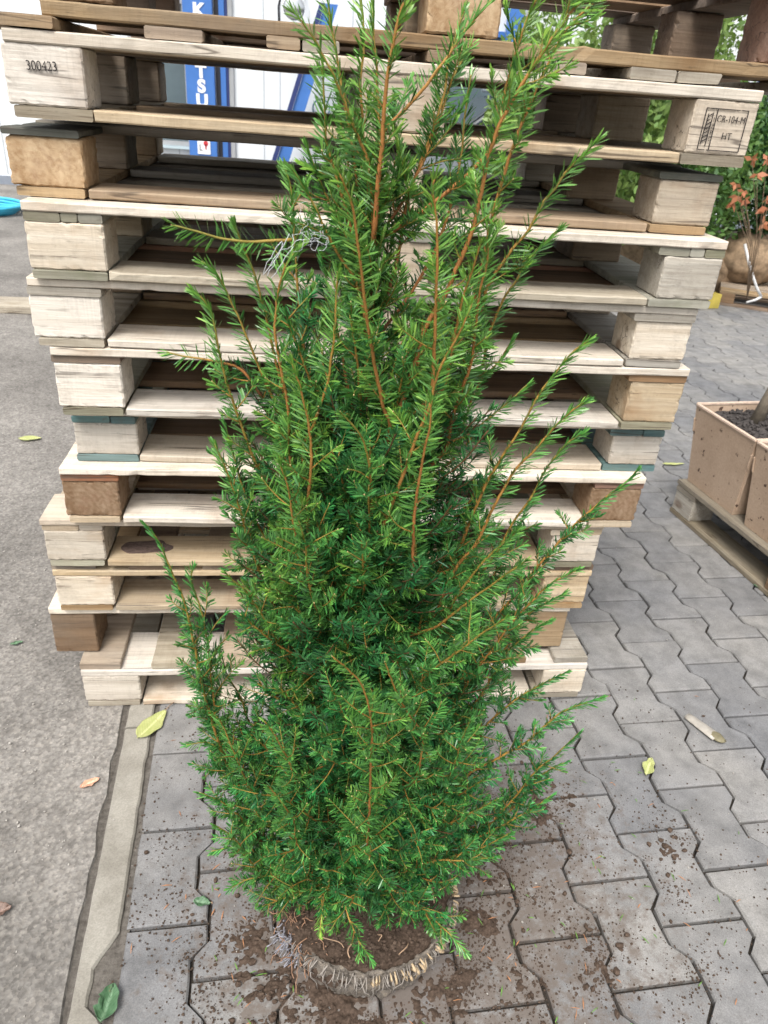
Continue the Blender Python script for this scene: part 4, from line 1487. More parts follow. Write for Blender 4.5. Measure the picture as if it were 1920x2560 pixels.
    for c_ in range(13):
        a, r = rr.uniform(math.radians(180), math.radians(370)), RB * math.sqrt(rr.uniform(.1, .8))
        p = BC + np.array([math.cos(a) * r, math.sin(a) * r, .097])
        d = np.array([rr.uniform(-1, 1), rr.uniform(-1, 1), 0])
        d /= np.linalg.norm(d)
        pts = []
        ll = rr.uniform(.012, .055)
        for q in range(7):
            t = q / 6
            pts.append(p + d * ll * (t - .5) + np.array([.004 * math.sin(5 * t + c_), .004 * math.cos(4 * t + c_), .006 * math.sin(math.pi * t) - .003]))
        mb2.tube(pts, rr.uniform(.0008, .0017), 5)
    mb.build('fine_roots', M['root'], ball, smooth=True)
    mb2.build('pale_roots', M['root_p'], ball, smooth=True)
    mb3 = MB()
    for c_ in range(55):                                   # frayed grey tuft, left rim
        a = math.radians(rr.uniform(198, 222)); r = RB * rr.uniform(.98, 1.08)
        p = BC + np.array([math.cos(a) * r, math.sin(a) * r, rr.uniform(.04, .088)])
        d = np.array([rr.uniform(-1, .1), rr.uniform(-1, .1), rr.uniform(-.8, .6)])
        pts = [p + d * .006 * q + np.array([.002 * math.sin(q * 2 + c_), .002 * math.cos(q * 1.7 + c_), 0]) for q in range(5)]
        for w_ in pts: w_[2] = max(w_[2], .003)
        mb3.tube(pts, rr.uniform(.0004, .0012), 4)
    M['fray'] = plain('frayed_thread', (0.30, 0.30, 0.34), .9, .3, 150)
    mb3.build('frayed_threads', M['fray'], ball, smooth=True)


ICO_V, ICO_F = None, None


def add_crumb(mb, p, r, rr):
    global ICO_V, ICO_F
    if ICO_V is None:
        b = bmesh.new(); bmesh.ops.create_icosphere(b, subdivisions=1, radius=1)
        ICO_V = np.array([v.co[:] for v in b.verts]); ICO_F = [tuple(v.index for v in f.verts) for f in b.faces]
        b.free()
    sc = np.array([rr.uniform(.7, 1.3), rr.uniform(.7, 1.3), rr.uniform(.5, .9)])
    jit = np.array([[rr.uniform(.78, 1.2)] for _ in range(len(ICO_V))])
    mb.add(np.asarray(p) + ICO_V * jit * sc * r, ICO_F)


root_ball()

# white thread tuft caught in the twigs
def tuft():
    rr = random.Random(21)
    M['fluff'] = plain('white_thread', (0.60, 0.62, 0.64), .9, .1, 100)
    mb = MB()
    c = at(775, 585, TRUNK_Y - .09)
    for k in range(13):
        p = c + np.array([rr.gauss(0, .012), rr.gauss(0, .008), rr.gauss(0, .008)])
        d = np.array([rr.uniform(-1, 1), rr.uniform(-.6, .6), rr.uniform(-.6, .6)])
        pts = [p]
        for q in range(9):
            d = d + np.array([rr.gauss(0, .55), rr.gauss(0, .5), rr.gauss(0, .5)])
            d = d / np.linalg.norm(d)
            p = p + d * .0042
            p = p + (c - p) * .04
            pts.append(p.copy())
        mb.tube(pts, rr.uniform(.00013, .00030), 4)
    for k in range(5):
        p = c + np.array([-.02 + rr.gauss(0, .006), 0, -.010 + rr.gauss(0, .006)])
        pts = [p + np.array([-.003 * q + rr.gauss(0, .001), rr.gauss(0, .001), -.005 * q]) for q in range(7)]
        mb.tube(pts, .0003, 4)
    o = mb.build('thread_tuft', M['fluff'], smooth=True)
    tag(o, 'tangled tuft of white thread caught on the upper left twigs of the shrub', 'thread')


tuft()

# ------------------------------------------------------------------ spilled soil
PATCH = [  # centre (px on the ground), radius in metres, strength
    ((1330, 2030), .085, .95), ((1420, 2000), .06, .7), ((1225, 2190), .06, .8), ((1200, 2300), .05, .85), ((1230, 2360), .045, .8), ((1280, 2230), .06, .5),
    ((1500, 2425), .055, 1.0), ((1430, 2350), .05, .5), ((1660, 2120), .05, .85), ((1690, 2090), .05, .6), ((1700, 2240), .035, .7),
    ((620, 2380), .075, .85), ((560, 2400), .05, .6), ((760, 2490), .10, .95), ((700, 2540), .09, .9), ((860, 2560), .09, .9), ((650, 2270), .07, .7), ((1120, 2480), .08, .75),
    ((1290, 2440), .05, .7), ((1360, 2460), .045, .75), ((1420, 2470), .04, .7), ((1010, 2540), .10, .8), ((1560, 2470), .07, .5), ((1240, 2520), .06, .6), ((560, 2330), .06, .5), ((1740, 2440), .05, .5),
]
pc = [(atz(p[0], p[1], 0)[:2], r, s_) for p, r, s_ in PATCH]
BALLC = np.array([TRUNK_X, TRUNK_Y - .012])


def soil_field(X, Y):
    f = np.zeros_like(X)
    for c, r, s_ in pc:
        d2 = ((X - c[0]) ** 2 + (Y - c[1]) ** 2) / (r * r)
        f = np.maximum(f, s_ * np.exp(-d2 * .9))
    d = np.hypot(X - BALLC[0], Y - BALLC[1])
    f = np.maximum(f, .40 * np.exp(-np.clip((d - .155) / .04, 0, None) ** 1.2))
    return f


def spilled_soil():
    x0, x1, y0, y1 = .15, 2.0, -1.0, .1
    st_ = .0021
    nx, ny = int((x1 - x0) / st_), int((y1 - y0) / st_)
    xs, ys = np.linspace(x0, x1, nx), np.linspace(y0, y1, ny)
    X, Y = np.meshgrid(xs, ys)
    F = soil_field(X, Y)
    N = .45 * vnoise(X.shape, (26, 44), 1) + .35 * vnoise(X.shape, (80, 134), 2) + .28 * vnoise(X.shape, (200, 336), 3)
    h = F * .78 + N - 1.20
    fine = vnoise(X.shape, (240, 400), 5)
    Z = np.clip(h, -.3, .45) * .018 + (fine - .45) * .0042 + .0002
    keep = (h[:-1, :-1] > -.16)
    d = np.hypot(X - BALLC[0], Y - BALLC[1])[:-1, :-1]
    keep &= d > .135
    idx = np.arange(nx * ny).reshape(ny, nx)
    q = np.stack([idx[:-1, :-1][keep], idx[:-1, 1:][keep], idx[1:, 1:][keep], idx[1:, :-1][keep]], 1)
    used, inv = np.unique(q, return_inverse=True)
    q = inv.reshape(-1, 4)
    V = np.stack([X.ravel()[used], Y.ravel()[used], Z.ravel()[used]], 1)
    me = bpy.data.meshes.new('spilled_soil')
    me.vertices.add(len(V)); me.vertices.foreach_set('co', V.astype(np.float32).ravel())
    me.loops.add(q.size); me.loops.foreach_set('vertex_index', q.astype(np.int32).ravel())
    me.polygons.add(len(q)); me.polygons.foreach_set('loop_start', (np.arange(len(q)) * 4).astype(np.int32)); me.polygons.foreach_set('loop_total', np.full(len(q), 4, np.int32))
    me.materials.append(M['soil'])
    me.update(calc_edges=True)
    o = link(bpy.data.objects.new('spilled_soil', me))
    tag(o, 'dark brown soil spilled over the grey paving around the root ball', 'soil', kind='stuff')
    # crumbs
    rr = random.Random(77)
    mb = MB()
    cnt = 0
    while cnt < 19000:
        x, y = rr.uniform(.17, 2.1), rr.uniform(-1.0, .05)
        p = float(soil_field(np.array([x]), np.array([y]))[0])
        dd = math.hypot(x - BALLC[0], y - BALLC[1])
        base = .34 * math.exp(-max(0, dd - .17) / .20) + .008
        nz = .5 + mnoise.noise(Vector((x * 11, y * 11, 0))) * .9
        if rr.random() < (p * .9 + base * 1.4) * max(0.05, nz) and dd > .16:
            r = .0005 + .0020 * rr.random() ** 2.8
            if rr.random() < .003: r = rr.uniform(.003, .006)
            add_crumb(mb, (x, y, r * .4), r, rr)
            cnt += 1
    for (px_, py_, sg, cnt2) in ((760, 2520, .05, 90), (690, 2440, .04, 40), (850, 2545, .06, 70), (1350, 2020, .035, 30), (1500, 2420, .03, 25), (1230, 2230, .03, 30), (1660, 2120, .03, 22), (600, 2180, .03, 10)):
        c_ = atz(px_, py_, 0)
        for _ in range(cnt2):
            x, y = c_[0] + rr.gauss(0, sg), c_[1] + rr.gauss(0, sg)
            if math.hypot(x - BALLC[0], y - BALLC[1]) < .16: continue
            r = .0020 + .0058 * rr.random() ** 2.2
            add_crumb(mb, (x, y, r * .45 + .001), r, rr)
    o = mb.build('soil_crumbs', M['soil'])
    tag(o, 'loose dark soil crumbs scattered on the paving', 'soil', kind='stuff')
    # fallen needles
    for nm, col, cnt in (('fallen_needles', (0.11, 0.24, 0.04), 170), ('dry_needles', (0.36, 0.17, 0.08), 160)):
        mb = MB()
        k = 0
        while k < cnt:
            x, y = rr.uniform(.2, 1.9), rr.uniform(-.95, 0.0)
            dd = math.hypot(x - BALLC[0], y - BALLC[1])
            if dd < .17 or rr.random() > math.exp(-(dd - .17) / .22): continue
            a = rr.uniform(0, 6.283); L = rr.uniform(.008, .021); w = rr.uniform(.0007, .0012)
            dx, dy = math.cos(a), math.sin(a)
            zz = .0085 if float(soil_field(np.array([x]), np.array([y]))[0]) > .45 else .0025
            vs = [(x - dy * w * .4, y + dx * w * .4, zz), (x + dy * w * .4, y - dx * w * .4, zz), (x + dx * L * .5 + dy * w, y + dy * L * .5 - dx * w, zz + .0012), (x + dx * L * .5 - dy * w, y + dy * L * .5 + dx * w, zz + .0012), (x + dx * L, y + dy * L, zz)]
            mb.add(vs, [(0, 1, 2, 3), (3, 2, 4)])
            k += 1
        o = mb.build(nm, plain(nm, col, .6, .35, 90))
        tag(o, ('green' if 'fallen' in nm else 'dry reddish brown') + ' yew needles fallen on the paving around the root ball', 'needles', kind='stuff')


spilled_soil()


# ------------------------------------------------------------------ fallen leaves and bits
def leaf_mat(name, a, b, edge=None):
    k = NT(name)
    v = k.coord()
    f = k.noise(v, 60, 5, .65)
    g_ = k.noise(v, 420, 3, .6)
    c = k.ramp(f, [(.3, a), (.7, b)])
    sp = k.n('SeparateXYZ'); tc = k.n('TexCoord'); k.l(tc.outputs['Object'], sp.inputs[0])
    ab = k.n('Math', operation='ABSOLUTE'); k.l(sp.outputs[1], ab.inputs[0])
    c = k.mix(c, tuple(min(1, x * 1.35 + .06) for x in b), k.ramp(ab.outputs[0], [(0.0006, (.8, .8, .8)), (0.0014, (0, 0, 0))]))
    sub = k.n('Math', operation='SUBTRACT'); k.l(sp.outputs[0], sub.inputs[0]); k.l(ab.outputs[0], sub.inputs[1])
    sn = k.n('Math', operation='MULTIPLY'); sn.inputs[1].default_value = 800; k.l(sub.outputs[0], sn.inputs[0])
    si = k.n('Math', operation='SINE'); k.l(sn.outputs[0], si.inputs[0])
    c = k.mix(c, tuple(x * .78 for x in a), k.ramp(si.outputs[0], [(0.80, (0, 0, 0)), (0.97, (.55, .55, .55))]))
    c = k.mix(c, (0.20, 0.13, 0.06), k.ramp(k.noise(v, 95, 4, .7), [(.64, (0, 0, 0)), (.72, (.7, .7, .7))]))
    if edge:
        c = k.mix(c, edge, k.ramp(g_, [(.62, (0, 0, 0)), (.72, (1, 1, 1))]))
    k.base(c)
    k.rough(.5, .4)
    return k.m


def leaf(name, label, p, L, Wd, ang, mat, curl=.15, stalk=.25, lift=.004, tear=False, droop=.0):
    n, mrow = 16, 6
    vs, fs = [], []
    rr = random.Random(int(L * 1e5))
    for i in range(n + 1):
        t = i / n
        w = Wd * .5 * (math.sin(math.pi * t ** .85) ** .8) * (1 - .1 * t)
        for j in range(-mrow, mrow + 1):
            s_ = j / mrow
            ww = w
            if tear and j > 2 and .35 < t < .6: ww *= .55
            x = (t - .5) * L + .02 * L * abs(s_) ** 2
            y = s_ * ww + .004 * mnoise.noise(Vector((t * 5, s_ * 2, L * 99)))
            z = lift + curl * Wd * (abs(s_) ** 1.6) * (.4 + .6 * math.sin(math.pi * t)) + .10 * L * (t - .5) ** 2 + droop * t + .0018 * mnoise.noise(Vector((t * 7, s_ * 3, L * 31)))
            if j == 0: z -= .0008
            vs.append((x, y, z))
    m_ = 2 * mrow + 1
    for i in range(n):
        for j in range(m_ - 1):
            fs.append((i * m_ + j, (i + 1) * m_ + j, (i + 1) * m_ + j + 1, i * m_ + j + 1))
    o = mesh_obj(name, vs, fs, mat, smooth=True, loc=(p[0], p[1], 0.0015))
    o.rotation_euler = (0, 0, ang)
    so = o.modifiers.new('thick', 'SOLIDIFY'); so.thickness = .0005
    tag(o, label, 'leaf', 'leaves fallen on the ground')
    if stalk:
        sv, sf = tube([(L * .49, 0, lift + .025 * L), (L * (.5 + stalk * .5), .003, lift + .02 * L), (L * (.5 + stalk), .0, lift + .03 * L)], [.0011, .0009, .0012], 5)
        mesh_obj('leaf_stalk', sv, sf, M['stalk'], o, smooth=True)
    return o


M['stalk'] = plain('leaf_stalk', (0.30, 0.20, 0.13), .6, .2, 100)
lm_y = leaf_mat('leaf_yellow', (0.33, 0.37, 0.12), (0.44, 0.46, 0.20), (0.38, 0.36, 0.10))
lm_o = leaf_mat('leaf_orange', (0.50, 0.26, 0.16), (0.66, 0.38, 0.26), (0.40, 0.18, 0.09))
lm_g = leaf_mat('leaf_green', (0.045, 0.11, 0.05), (0.10, 0.19, 0.10))
lm_b = leaf_mat('leaf_brown', (0.10, 0.06, 0.045), (0.19, 0.12, 0.09))
a = atz(345, 1850, 0); b = atz(412, 1785, 0)
leaf('fallen_leaf', 'large yellow-green oval leaf on the kerb below the pallet stack', atz(380, 1816, 0), .098, .048, math.atan2(b[1] - a[1], b[0] - a[0]), lm_y, .06, .30)
a = atz(200, 1972, 0); b = atz(248, 1950, 0)
leaf('fallen_leaf', 'small orange-pink leaf on the asphalt left of the kerb', atz(225, 1962, 0), .040, .019, math.atan2(b[1] - a[1], b[0] - a[0]), lm_o, .15, .0)
a = atz(480, 2258, 0); b = atz(530, 2264, 0)
leaf('fallen_leaf', 'small folded green leaf on the paver left of the root ball', atz(505, 2261, 0), .031, .019, math.atan2(b[1] - a[1], b[0] - a[0]), lm_g, .25, .12)
a = atz(255, 2560, 0); b = atz(285, 2475, 0)
leaf('fallen_leaf', 'torn curled green leaf on the dirty joint beside the kerb', atz(270, 2515, 0), .056, .040, math.atan2(b[1] - a[1], b[0] - a[0]), lm_g, .30, .0, tear=True)
a = atz(1612, 1945, 0); b = atz(1628, 1896, 0)
leaf('fallen_leaf', 'yellow pointed leaf lying on the paving right of the shrub', atz(1620, 1922, 0), .056, .026, math.atan2(b[1] - a[1], b[0] - a[0]), lm_y, .22, .0)
leaf('fallen_leaf', 'pale green leaf far back on the asphalt left of the pallet stack', atz(75, 1100, 0), .085, .045, .1, lm_y, .1, .0)
leaf('fallen_leaf', 'tiny green leaf on the asphalt beside the overhanging brown block', atz(42, 1612, 0), .030, .012, .4, lm_g, .2, .0)
leaf('fallen_leaf', 'dark brown shrivelled leaf on the asphalt at the left photo edge', atz(6, 2282, 0), .030, .026, .4, lm_b, .3, .0)
leaf('fallen_leaf', 'thin green leaf against the foot of the planter pallet', atz(1903, 1475, 0), .055, .014, -.9, lm_g, .3, .0)
leaf('fallen_leaf', 'pale green strip-like leaf on the paving behind the planter pallet', atz(1682, 1163, 0), .10, .022, .05, lm_y, .1, .0)


def shard():
    """half-buried bit of a broken clear cup with a pale paper strip"""
    c = atz(1755, 1822, 0)
    root = thing('plastic_scrap', 'crumpled scrap of clear and brown plastic lying on the paving at the right', 'litter', (c[0], c[1], 0))
    mt = plain('clear_plastic', (0.36, 0.335, 0.295), .4, .2, 60)
    mt2 = plain('brown_plastic', (0.17, 0.15, 0.09), .5, .3, 60)
    vs, fs = [], []
    n = 14
    for i in range(7):
        t = i / 6
        for j in range(n):
            a = math.radians(20 + 140 * j / (n - 1))
            r = .011 + .004 * t
            vs.append((-.045 + .085 * t, r * 1.2 * math.cos(a), .002 + r * .8 * math.sin(a) + .001 * mnoise.noise(Vector((t * 9, j, 0)))))
    for i in range(6):
        for j in range(n - 1):
            fs.append((i * n + j, i * n + j + 1, (i + 1) * n + j + 1, (i + 1) * n + j))
    o = mesh_obj('plastic_strip', vs, fs, mt, root, smooth=True)
    so = o.modifiers.new('t', 'SOLIDIFY'); so.thickness = .0008
    vs, fs = [], []
    for i in range(5):
        for j in range(12):
            a = 2 * math.pi * j / 12
            r = .018 * math.sin(math.pi * (.12 + .8 * i / 4)) * (1 + .25 * mnoise.noise(Vector((a, i, 3))))
            vs.append((.038 + r * math.cos(a) * 1.3, r * math.sin(a) * .8, .003 + .012 * i / 4))
    for i in range(4):
        for j in range(12):
            k = (j + 1) % 12
            fs.append((i * 12 + j, i * 12 + k, (i + 1) * 12 + k, (i + 1) * 12 + j))
    fs.append(tuple(range(12))); fs.append(tuple(48 + j for j in range(12)))
    mesh_obj('plastic_cap', vs, fs, mt2, root, smooth=True)
    root.rotation_euler = (0, 0, math.radians(-62))


shard()


def pebbles():
    rr = random.Random(5)
    mb = MB()
    for _ in range(260):
        x, y = rr.uniform(.1, 1.9), rr.uniform(-.9, 1.0)
        r = rr.uniform(.0007, .0022)
        add_crumb(mb, (x, y, r * .5 + .001), r, rr)
    for _ in range(900):
        x, y = rr.uniform(-.7, .06), rr.uniform(-.9, 1.6)
        r = rr.uniform(.0008, .0030)
        add_crumb(mb, (x, y, r * .3 + .001), r, rr)
    o = mb.build('grit', plain('grit', (0.36, 0.34, 0.31), .85, .4, 400))
    tag(o, 'fine pale grit scattered over the asphalt and paving', 'grit', kind='stuff')


pebbles()


# ------------------------------------------------------------------ planters on a pallet at the right
def planters():
    A = atz(1673, 1277, 0); B = atz(1913, 1489, 0)
    d = B - A; d /= np.linalg.norm(d)                 # along the long side, towards the viewer
    nrm_ = np.array([-d[1], d[0], 0])                  # into the pallet (to +X)
    if nrm_[0] < 0: nrm_ = -nrm_
    rz = math.atan2(d[1], d[0])
    root = thing('wooden_pallet', 'dirty old pallet carrying the cardboard planters at the right', 'pallet', (A[0], A[1], 0), rz)
    # local X runs along d, local +Y is to the left of d = away from the stack
    L, D, T = 1.2, .80, .018
    sgn = 1 if np.dot(np.array([-math.sin(rz), math.cos(rz), 0]), nrm_) > 0 else -1
    def Y(v): return v * sgn
    for yy in (.05, D / 2, D - .05):
        board('bottom_board', L, .10, T, M['old'], root, (L / 2, Y(yy), T / 2), 'X')
        for xx in (.06, L / 2, L - .06):
            block('block', .11 if xx != L / 2 else .14, .098, .078, M['grey' if xx < .1 else 'brown'], root, (xx, Y(yy), T + .039 + .0006))
    zz = T + .0795
    for xx in (.06, L / 2, L - .06):
        board('stringer', D, .11, T, M['old'], root, (xx, Y(D / 2), zz + T / 2), 'Y')
    zz += T + .0006
    for k in range(5):
        board('deck_board', L, .12, T, M['old'], root, (L / 2, Y(.06 + k * .17), zz + T / 2), 'X')
    ztop = zz + T + .0015
    # cardboard planters
    kb = NT('planter_board')
    v = kb.coord()
    f = kb.noise(v, 5, 4, .6); sp = kb.noise(v, 38, 3, .6); sp2 = kb.noise(v, 150, 2, .5)
    c = kb.ramp(f, [(.3, (0.41, 0.300, 0.215)), (.7, (0.52, 0.395, 0.295))])
    c = kb.mix(c, (0.09, 0.055, 0.04), kb.ramp(sp, [(.635, (0, 0, 0)), (.68, (1, 1, 1))]))
    c = kb.mix(c, kb.ramp(sp2, [(.3, (.88, .86, .84)), (.7, (1.06, 1.05, 1.04))]), .8, 'MULTIPLY')
    kb.base(c); kb.rough(.75, .25)
    kr = plain('planter_rim', (0.60, 0.46, 0.36), .8, .2, 90)
    labels = ['pinkish tan cardboard planter full of dark soil with a thin tree, farther of the two', 'pinkish tan cardboard planter at the right photo edge, nearer of the two']
    mats_soil = plain('potting_soil', (0.055, 0.048, 0.045), .95, .5, 60, bump=.8)
    for q, (x0, bw) in enumerate(((.012, .262), (.340, .29))):
        cx = x0 + bw / 2
        fl = .030
        Hh = .285
        loc = A + d * cx + nrm_ * (.03 + bw / 2)
        p = thing('cardboard_planter', labels[q], 'planter', (loc[0], loc[1], ztop), rz, 'cardboard planters on the old pallet')
        b2 = bw / 2
        t2 = b2 + fl
        # body: tapered open box with thick walls
        th = .006
        vs, fs = [], []
        for (r, z) in ((b2, 0.0), (t2, Hh), (t2 - th, Hh), (b2 - th, th)):
            for sx, sy in ((-1, -1), (1, -1), (1, 1), (-1, 1)):
                vs.append((sx * r, sy * r, z))
        for lv in range(3):
            for i in range(4):
                j = (i + 1) % 4
                fs.append((lv * 4 + i, lv * 4 + j, (lv + 1) * 4 + j, (lv + 1) * 4 + i))
        fs.append((3, 2, 1, 0)); fs.append((12, 13, 14, 15))
        mesh_obj('planter_wall', vs, fs, kb.m, p)
        # rim strips
        for sx, sy, rz2 in ((0, -1, 0), (0, 1, 0), (-1, 0, 1), (1, 0, 1)):
            ln = t2 * 2 - .004
            vv, ff = box_verts(-ln / 2, ln / 2, -.006, .006, Hh - .002, Hh + .004)
            if rz2: vv = [(b_, a_, c_) for a_, b_, c_ in vv]; ff = [g_[::-1] for g_ in ff]
            vv = [(a_ + sx * (t2 - .003), b_ + sy * (t2 - .003), c_ + (0.0015 if rz2 else 0)) for a_, b_, c_ in vv]
            mesh_obj('planter_rim', vv, ff, kr, p)
        # corner tabs and folded seams
        for sx in (-1, 1):
            for sy in (-1, 1):
                vs, fs = [], []
                for z, wz in ((.02, .003), (Hh * .62, .006), (Hh * .66, .013), (Hh * .82, .013), (Hh * .84, .006), (Hh - .004, .004)):
                    r = b2 + fl * z / Hh
                    for ax, ay in ((-wz, .004), (0, .009), (wz, .004), (wz, -.004), (-wz, -.004)):
                        vs.append((sx * (r + ay * .5), sy * (r - .01 + ax), z))
                for i in range(5):
                    for j in range(5):
                        k = (j + 1) % 5
                        fs.append((i * 5 + j, i * 5 + k, (i + 1) * 5 + k, (i + 1) * 5 + j))
                mesh_obj('corner_tab', vs, fs, kb.m, p)
        # soil
        n = 26
        vs, fs = [], []
        rs = t2 - .012
        for i in range(n):
            for j in range(n):
                x, y = -rs + 2 * rs * i / (n - 1), -rs + 2 * rs * j / (n - 1)
                w = Vector((x * 30 + q * 9, y * 30, 0))
                vs.append((x, y, Hh - .028 + .022 * math.exp(-(x * x + y * y) / .012) + .012 * mnoise.noise(w) + .008 * mnoise.noise(w * 2.7)))
        for i in range(n - 1):
            for j in range(n - 1):
                fs.append((i * n + j, (i + 1) * n + j, (i + 1) * n + j + 1, i * n + j + 1))
        mb = MB(); mb.add(vs, fs)
        rr = random.Random(31 + q)
        for _ in range(420):
            x, y = rr.uniform(-rs, rs) * .95, rr.uniform(-rs, rs) * .95
            add_crumb(mb, (x, y, Hh - .022 + .022 * math.exp(-(x * x + y * y) / .012)), rr.uniform(.002, .009), rr)
        mb.build('planter_soil', mats_soil, p)
        # young tree standing in the soil
        if q == 0:
            tr = thing('young_tree', 'thin grey-barked young tree growing from the soil of a cardboard planter', 'tree', (*(atz(1893, 1050, ztop + Hh)[:2] if q == 0 else loc[:2]), ztop + Hh - .02))
            lean = np.array([.10, -.02 if q == 0 else .03, 1.0])
            pts = [lean * z + np.array([.006 * math.sin(z * 8), .005 * math.cos(z * 7), 0]) for z in np.linspace(0, 1.6, 14)]
            rad = [.024, .017] + list(np.linspace(.0155, .008, 12))
            tv, tf = tube(pts, rad, 10)
            mesh_obj('trunk', tv, tf, plain('grey_bark', (0.20, 0.17, 0.13), .8, .3, 60, bump=.5), tr, smooth=True)
            leaf_cloud('crown', tr, (lean[0] * 1.75, lean[1] * 1.75, 1.95), (.40, .40, .42), 1400, .055, M['leaf_mid'], 50 + q)


# ------------------------------------------------------------------ foliage of the background
def bg_leaf_mat(name, a, b, rough=.45):
    k = NT(name)
    geo = k.n('NewGeometry')
    k.base(k.ramp(geo.outputs['Random Per Island'], [(0, a), (1, b)]))
    k.rough(rough, .4)
    out = k.t.nodes['Material Output']
    tr = k.n('BsdfTranslucent')
    tr.inputs['Color'].default_value = (b[0] * 1.5, b[1] * 1.4, b[2], 1)
    mx = k.n('MixShader'); mx.inputs[0].default_value = .2
    k.l(k.b.outputs[0], mx.inputs[1]); k.l(tr.outputs[0], mx.inputs[2]); k.l(mx.outputs[0], out.inputs['Surface'])
    return k.m


M['leaf_mid'] = bg_leaf_mat('foliage_mid', (0.035, 0.10, 0.025), (0.13, 0.24, 0.06))
M['leaf_light'] = bg_leaf_mat('foliage_light', (0.075, 0.16, 0.035), (0.25, 0.36, 0.11))
M['leaf_dark'] = bg_leaf_mat('foliage_dark', (0.014, 0.050, 0.018), (0.055, 0.13, 0.04))
M['leaf_rust'] = bg_leaf_mat('foliage_rust', (0.32, 0.11, 0.05), (0.50, 0.21, 0.11))
M['twig'] = plain('twig', (0.16, 0.11, 0.07), .8, .3, 60)


def leaf_cloud(name, parent, c, r, n, ls, mat, seed, lump=.45, shell=.55, up_bias=0.0, aspect=.42):
    rg = np.random.default_rng(seed)
    cl = rg.normal(0, 1, (26, 3)); cl = nrm(cl) * rg.uniform(.3, .95, (26, 1))
    k = rg.integers(0, 26, n)
    p = cl[k] + rg.normal(0, .22, (n, 3))
    u = nrm(rg.normal(0, 1, (n, 3))) * (rg.random((n, 1)) ** .4)
    p = np.where(rg.random((n, 1)) < lump, p, u)
    p = p / np.maximum(1, np.linalg.norm(p, axis=1, keepdims=True) / 1.05)
    p = np.asarray(c) + p * np.asarray(r)
    d = nrm(rg.normal(0, 1, (n, 3)) + np.array([0, 0, .35 + up_bias]))
    sdv = nrm(np.cross(d, rg.normal(0, 1, (n, 3))))
    nn_ = np.cross(d, sdv)
    L = ls * rg.uniform(.6, 1.25, (n, 1)); w = L * aspect
    v = np.stack([p, p + d * L * .4 - sdv * w * .5 + nn_ * L * .05, p + d * L * .75 - sdv * w * .38, p + d * L, p + d * L * .75 + sdv * w * .38, p + d * L * .4 + sdv * w * .5 + nn_ * L * .05], 1).reshape(-1, 3)
    b = np.arange(n)[:, None] * 6
    q = np.concatenate([b + np.array([0, 1, 2, 5]), b + np.array([5, 2, 3, 4])], 1).reshape(-1, 4)
    me = bpy.data.meshes.new(name)
    me.vertices.add(len(v)); me.vertices.foreach_set('co', v.astype(np.float32).ravel())
    me.loops.add(q.size); me.loops.foreach_set('vertex_index', q.astype(np.int32).ravel())
    me.polygons.add(len(q)); me.polygons.foreach_set('loop_start', (np.arange(len(q)) * 4).astype(np.int32)); me.polygons.foreach_set('loop_total', np.full(len(q), 4, np.int32))
    me.materials.append(mat)
    me.update(calc_edges=True)
    return link(bpy.data.objects.new(name, me), parent)


planters()

M['burlap'] = plain('burlap_tan', (0.29, 0.205, 0.13), .95, .4, 22, bump=.7)


def balled_shrub(x, y, zb, rball, label, crown_r, crown_h, mat, seed, ls=.05, n=3500, aspect=.42):
    root = thing('balled_shrub', label, 'shrub', (x, y, zb), 0, 'root-balled nursery shrubs standing behind the pallet stack')
    bm = bmesh.new()
    bmesh.ops.create_uvsphere(bm, u_segments=36, v_segments=20, radius=1)
    for v in bm.verts:
        q = v.co * 2.6 + Vector((seed, 0, 0))
        f = 1 + .12 * mnoise.noise(q) + .05 * mnoise.noise(q * 3.4)
        fold = 1 + .03 * math.sin(math.atan2(v.co.y, v.co.x) * 17 + 3 * mnoise.noise(q))
        v.co = Vector((v.co.x * rball * f * fold, v.co.y * rball * f * fold, max(-.8, v.co.z) * rball * .85 * f + rball * .68))
    bm_obj('root_ball', bm, M['burlap'], root, smooth=True)
    tv, tf = tube([(0, 0, rball), (.02, .01, rball + .3), (0, 0, rball + crown_h * .8)], [.025, .02, .008], 8)
    mesh_obj('trunk', tv, tf, M['twig'], root, smooth=True)
    leaf_cloud('crown', root, (0, 0, rball * 1.3 + crown_h / 2), (crown_r, crown_r, crown_h / 2), n, ls, mat, seed, aspect=aspect)
    return root


def far_pallet():
    A = atz(1900, 770, 0)
    root = thing('wooden_pallet', 'low brown pallet under the burlap root balls far behind at the right', 'pallet', (A[0] - .35, A[1] + .05, 0), math.radians(-28))
    L, D, T = 1.2, .8, .02
    for yy in (.05, D / 2, D - .05):
        board('bottom_board', L, .1, T, M['brown'], root, (L / 2, yy, T / 2), 'X')
        for xx in (.06, L / 2, L - .06):
            block('block', .12, .1, .078, M['brown'], root, (xx, yy, T + .0396))
    for k in range(5):
        board('deck_board', L, .13, T, M['tan'], root, (L / 2, .065 + k * .167, T + .0795 + T / 2), 'X')
    return root


far_pallet()
yb = thing('timber_block', 'yellow painted timber block on the paving below the stack\'s right edge, far back', 'timber', tuple(atz(1775, 772, 0)), .2)
block('timber', .16, .12, .11, plain('yellow_paint', (0.50, 0.40, 0.08), .6, .25, 12), yb, (0, .06, .056))

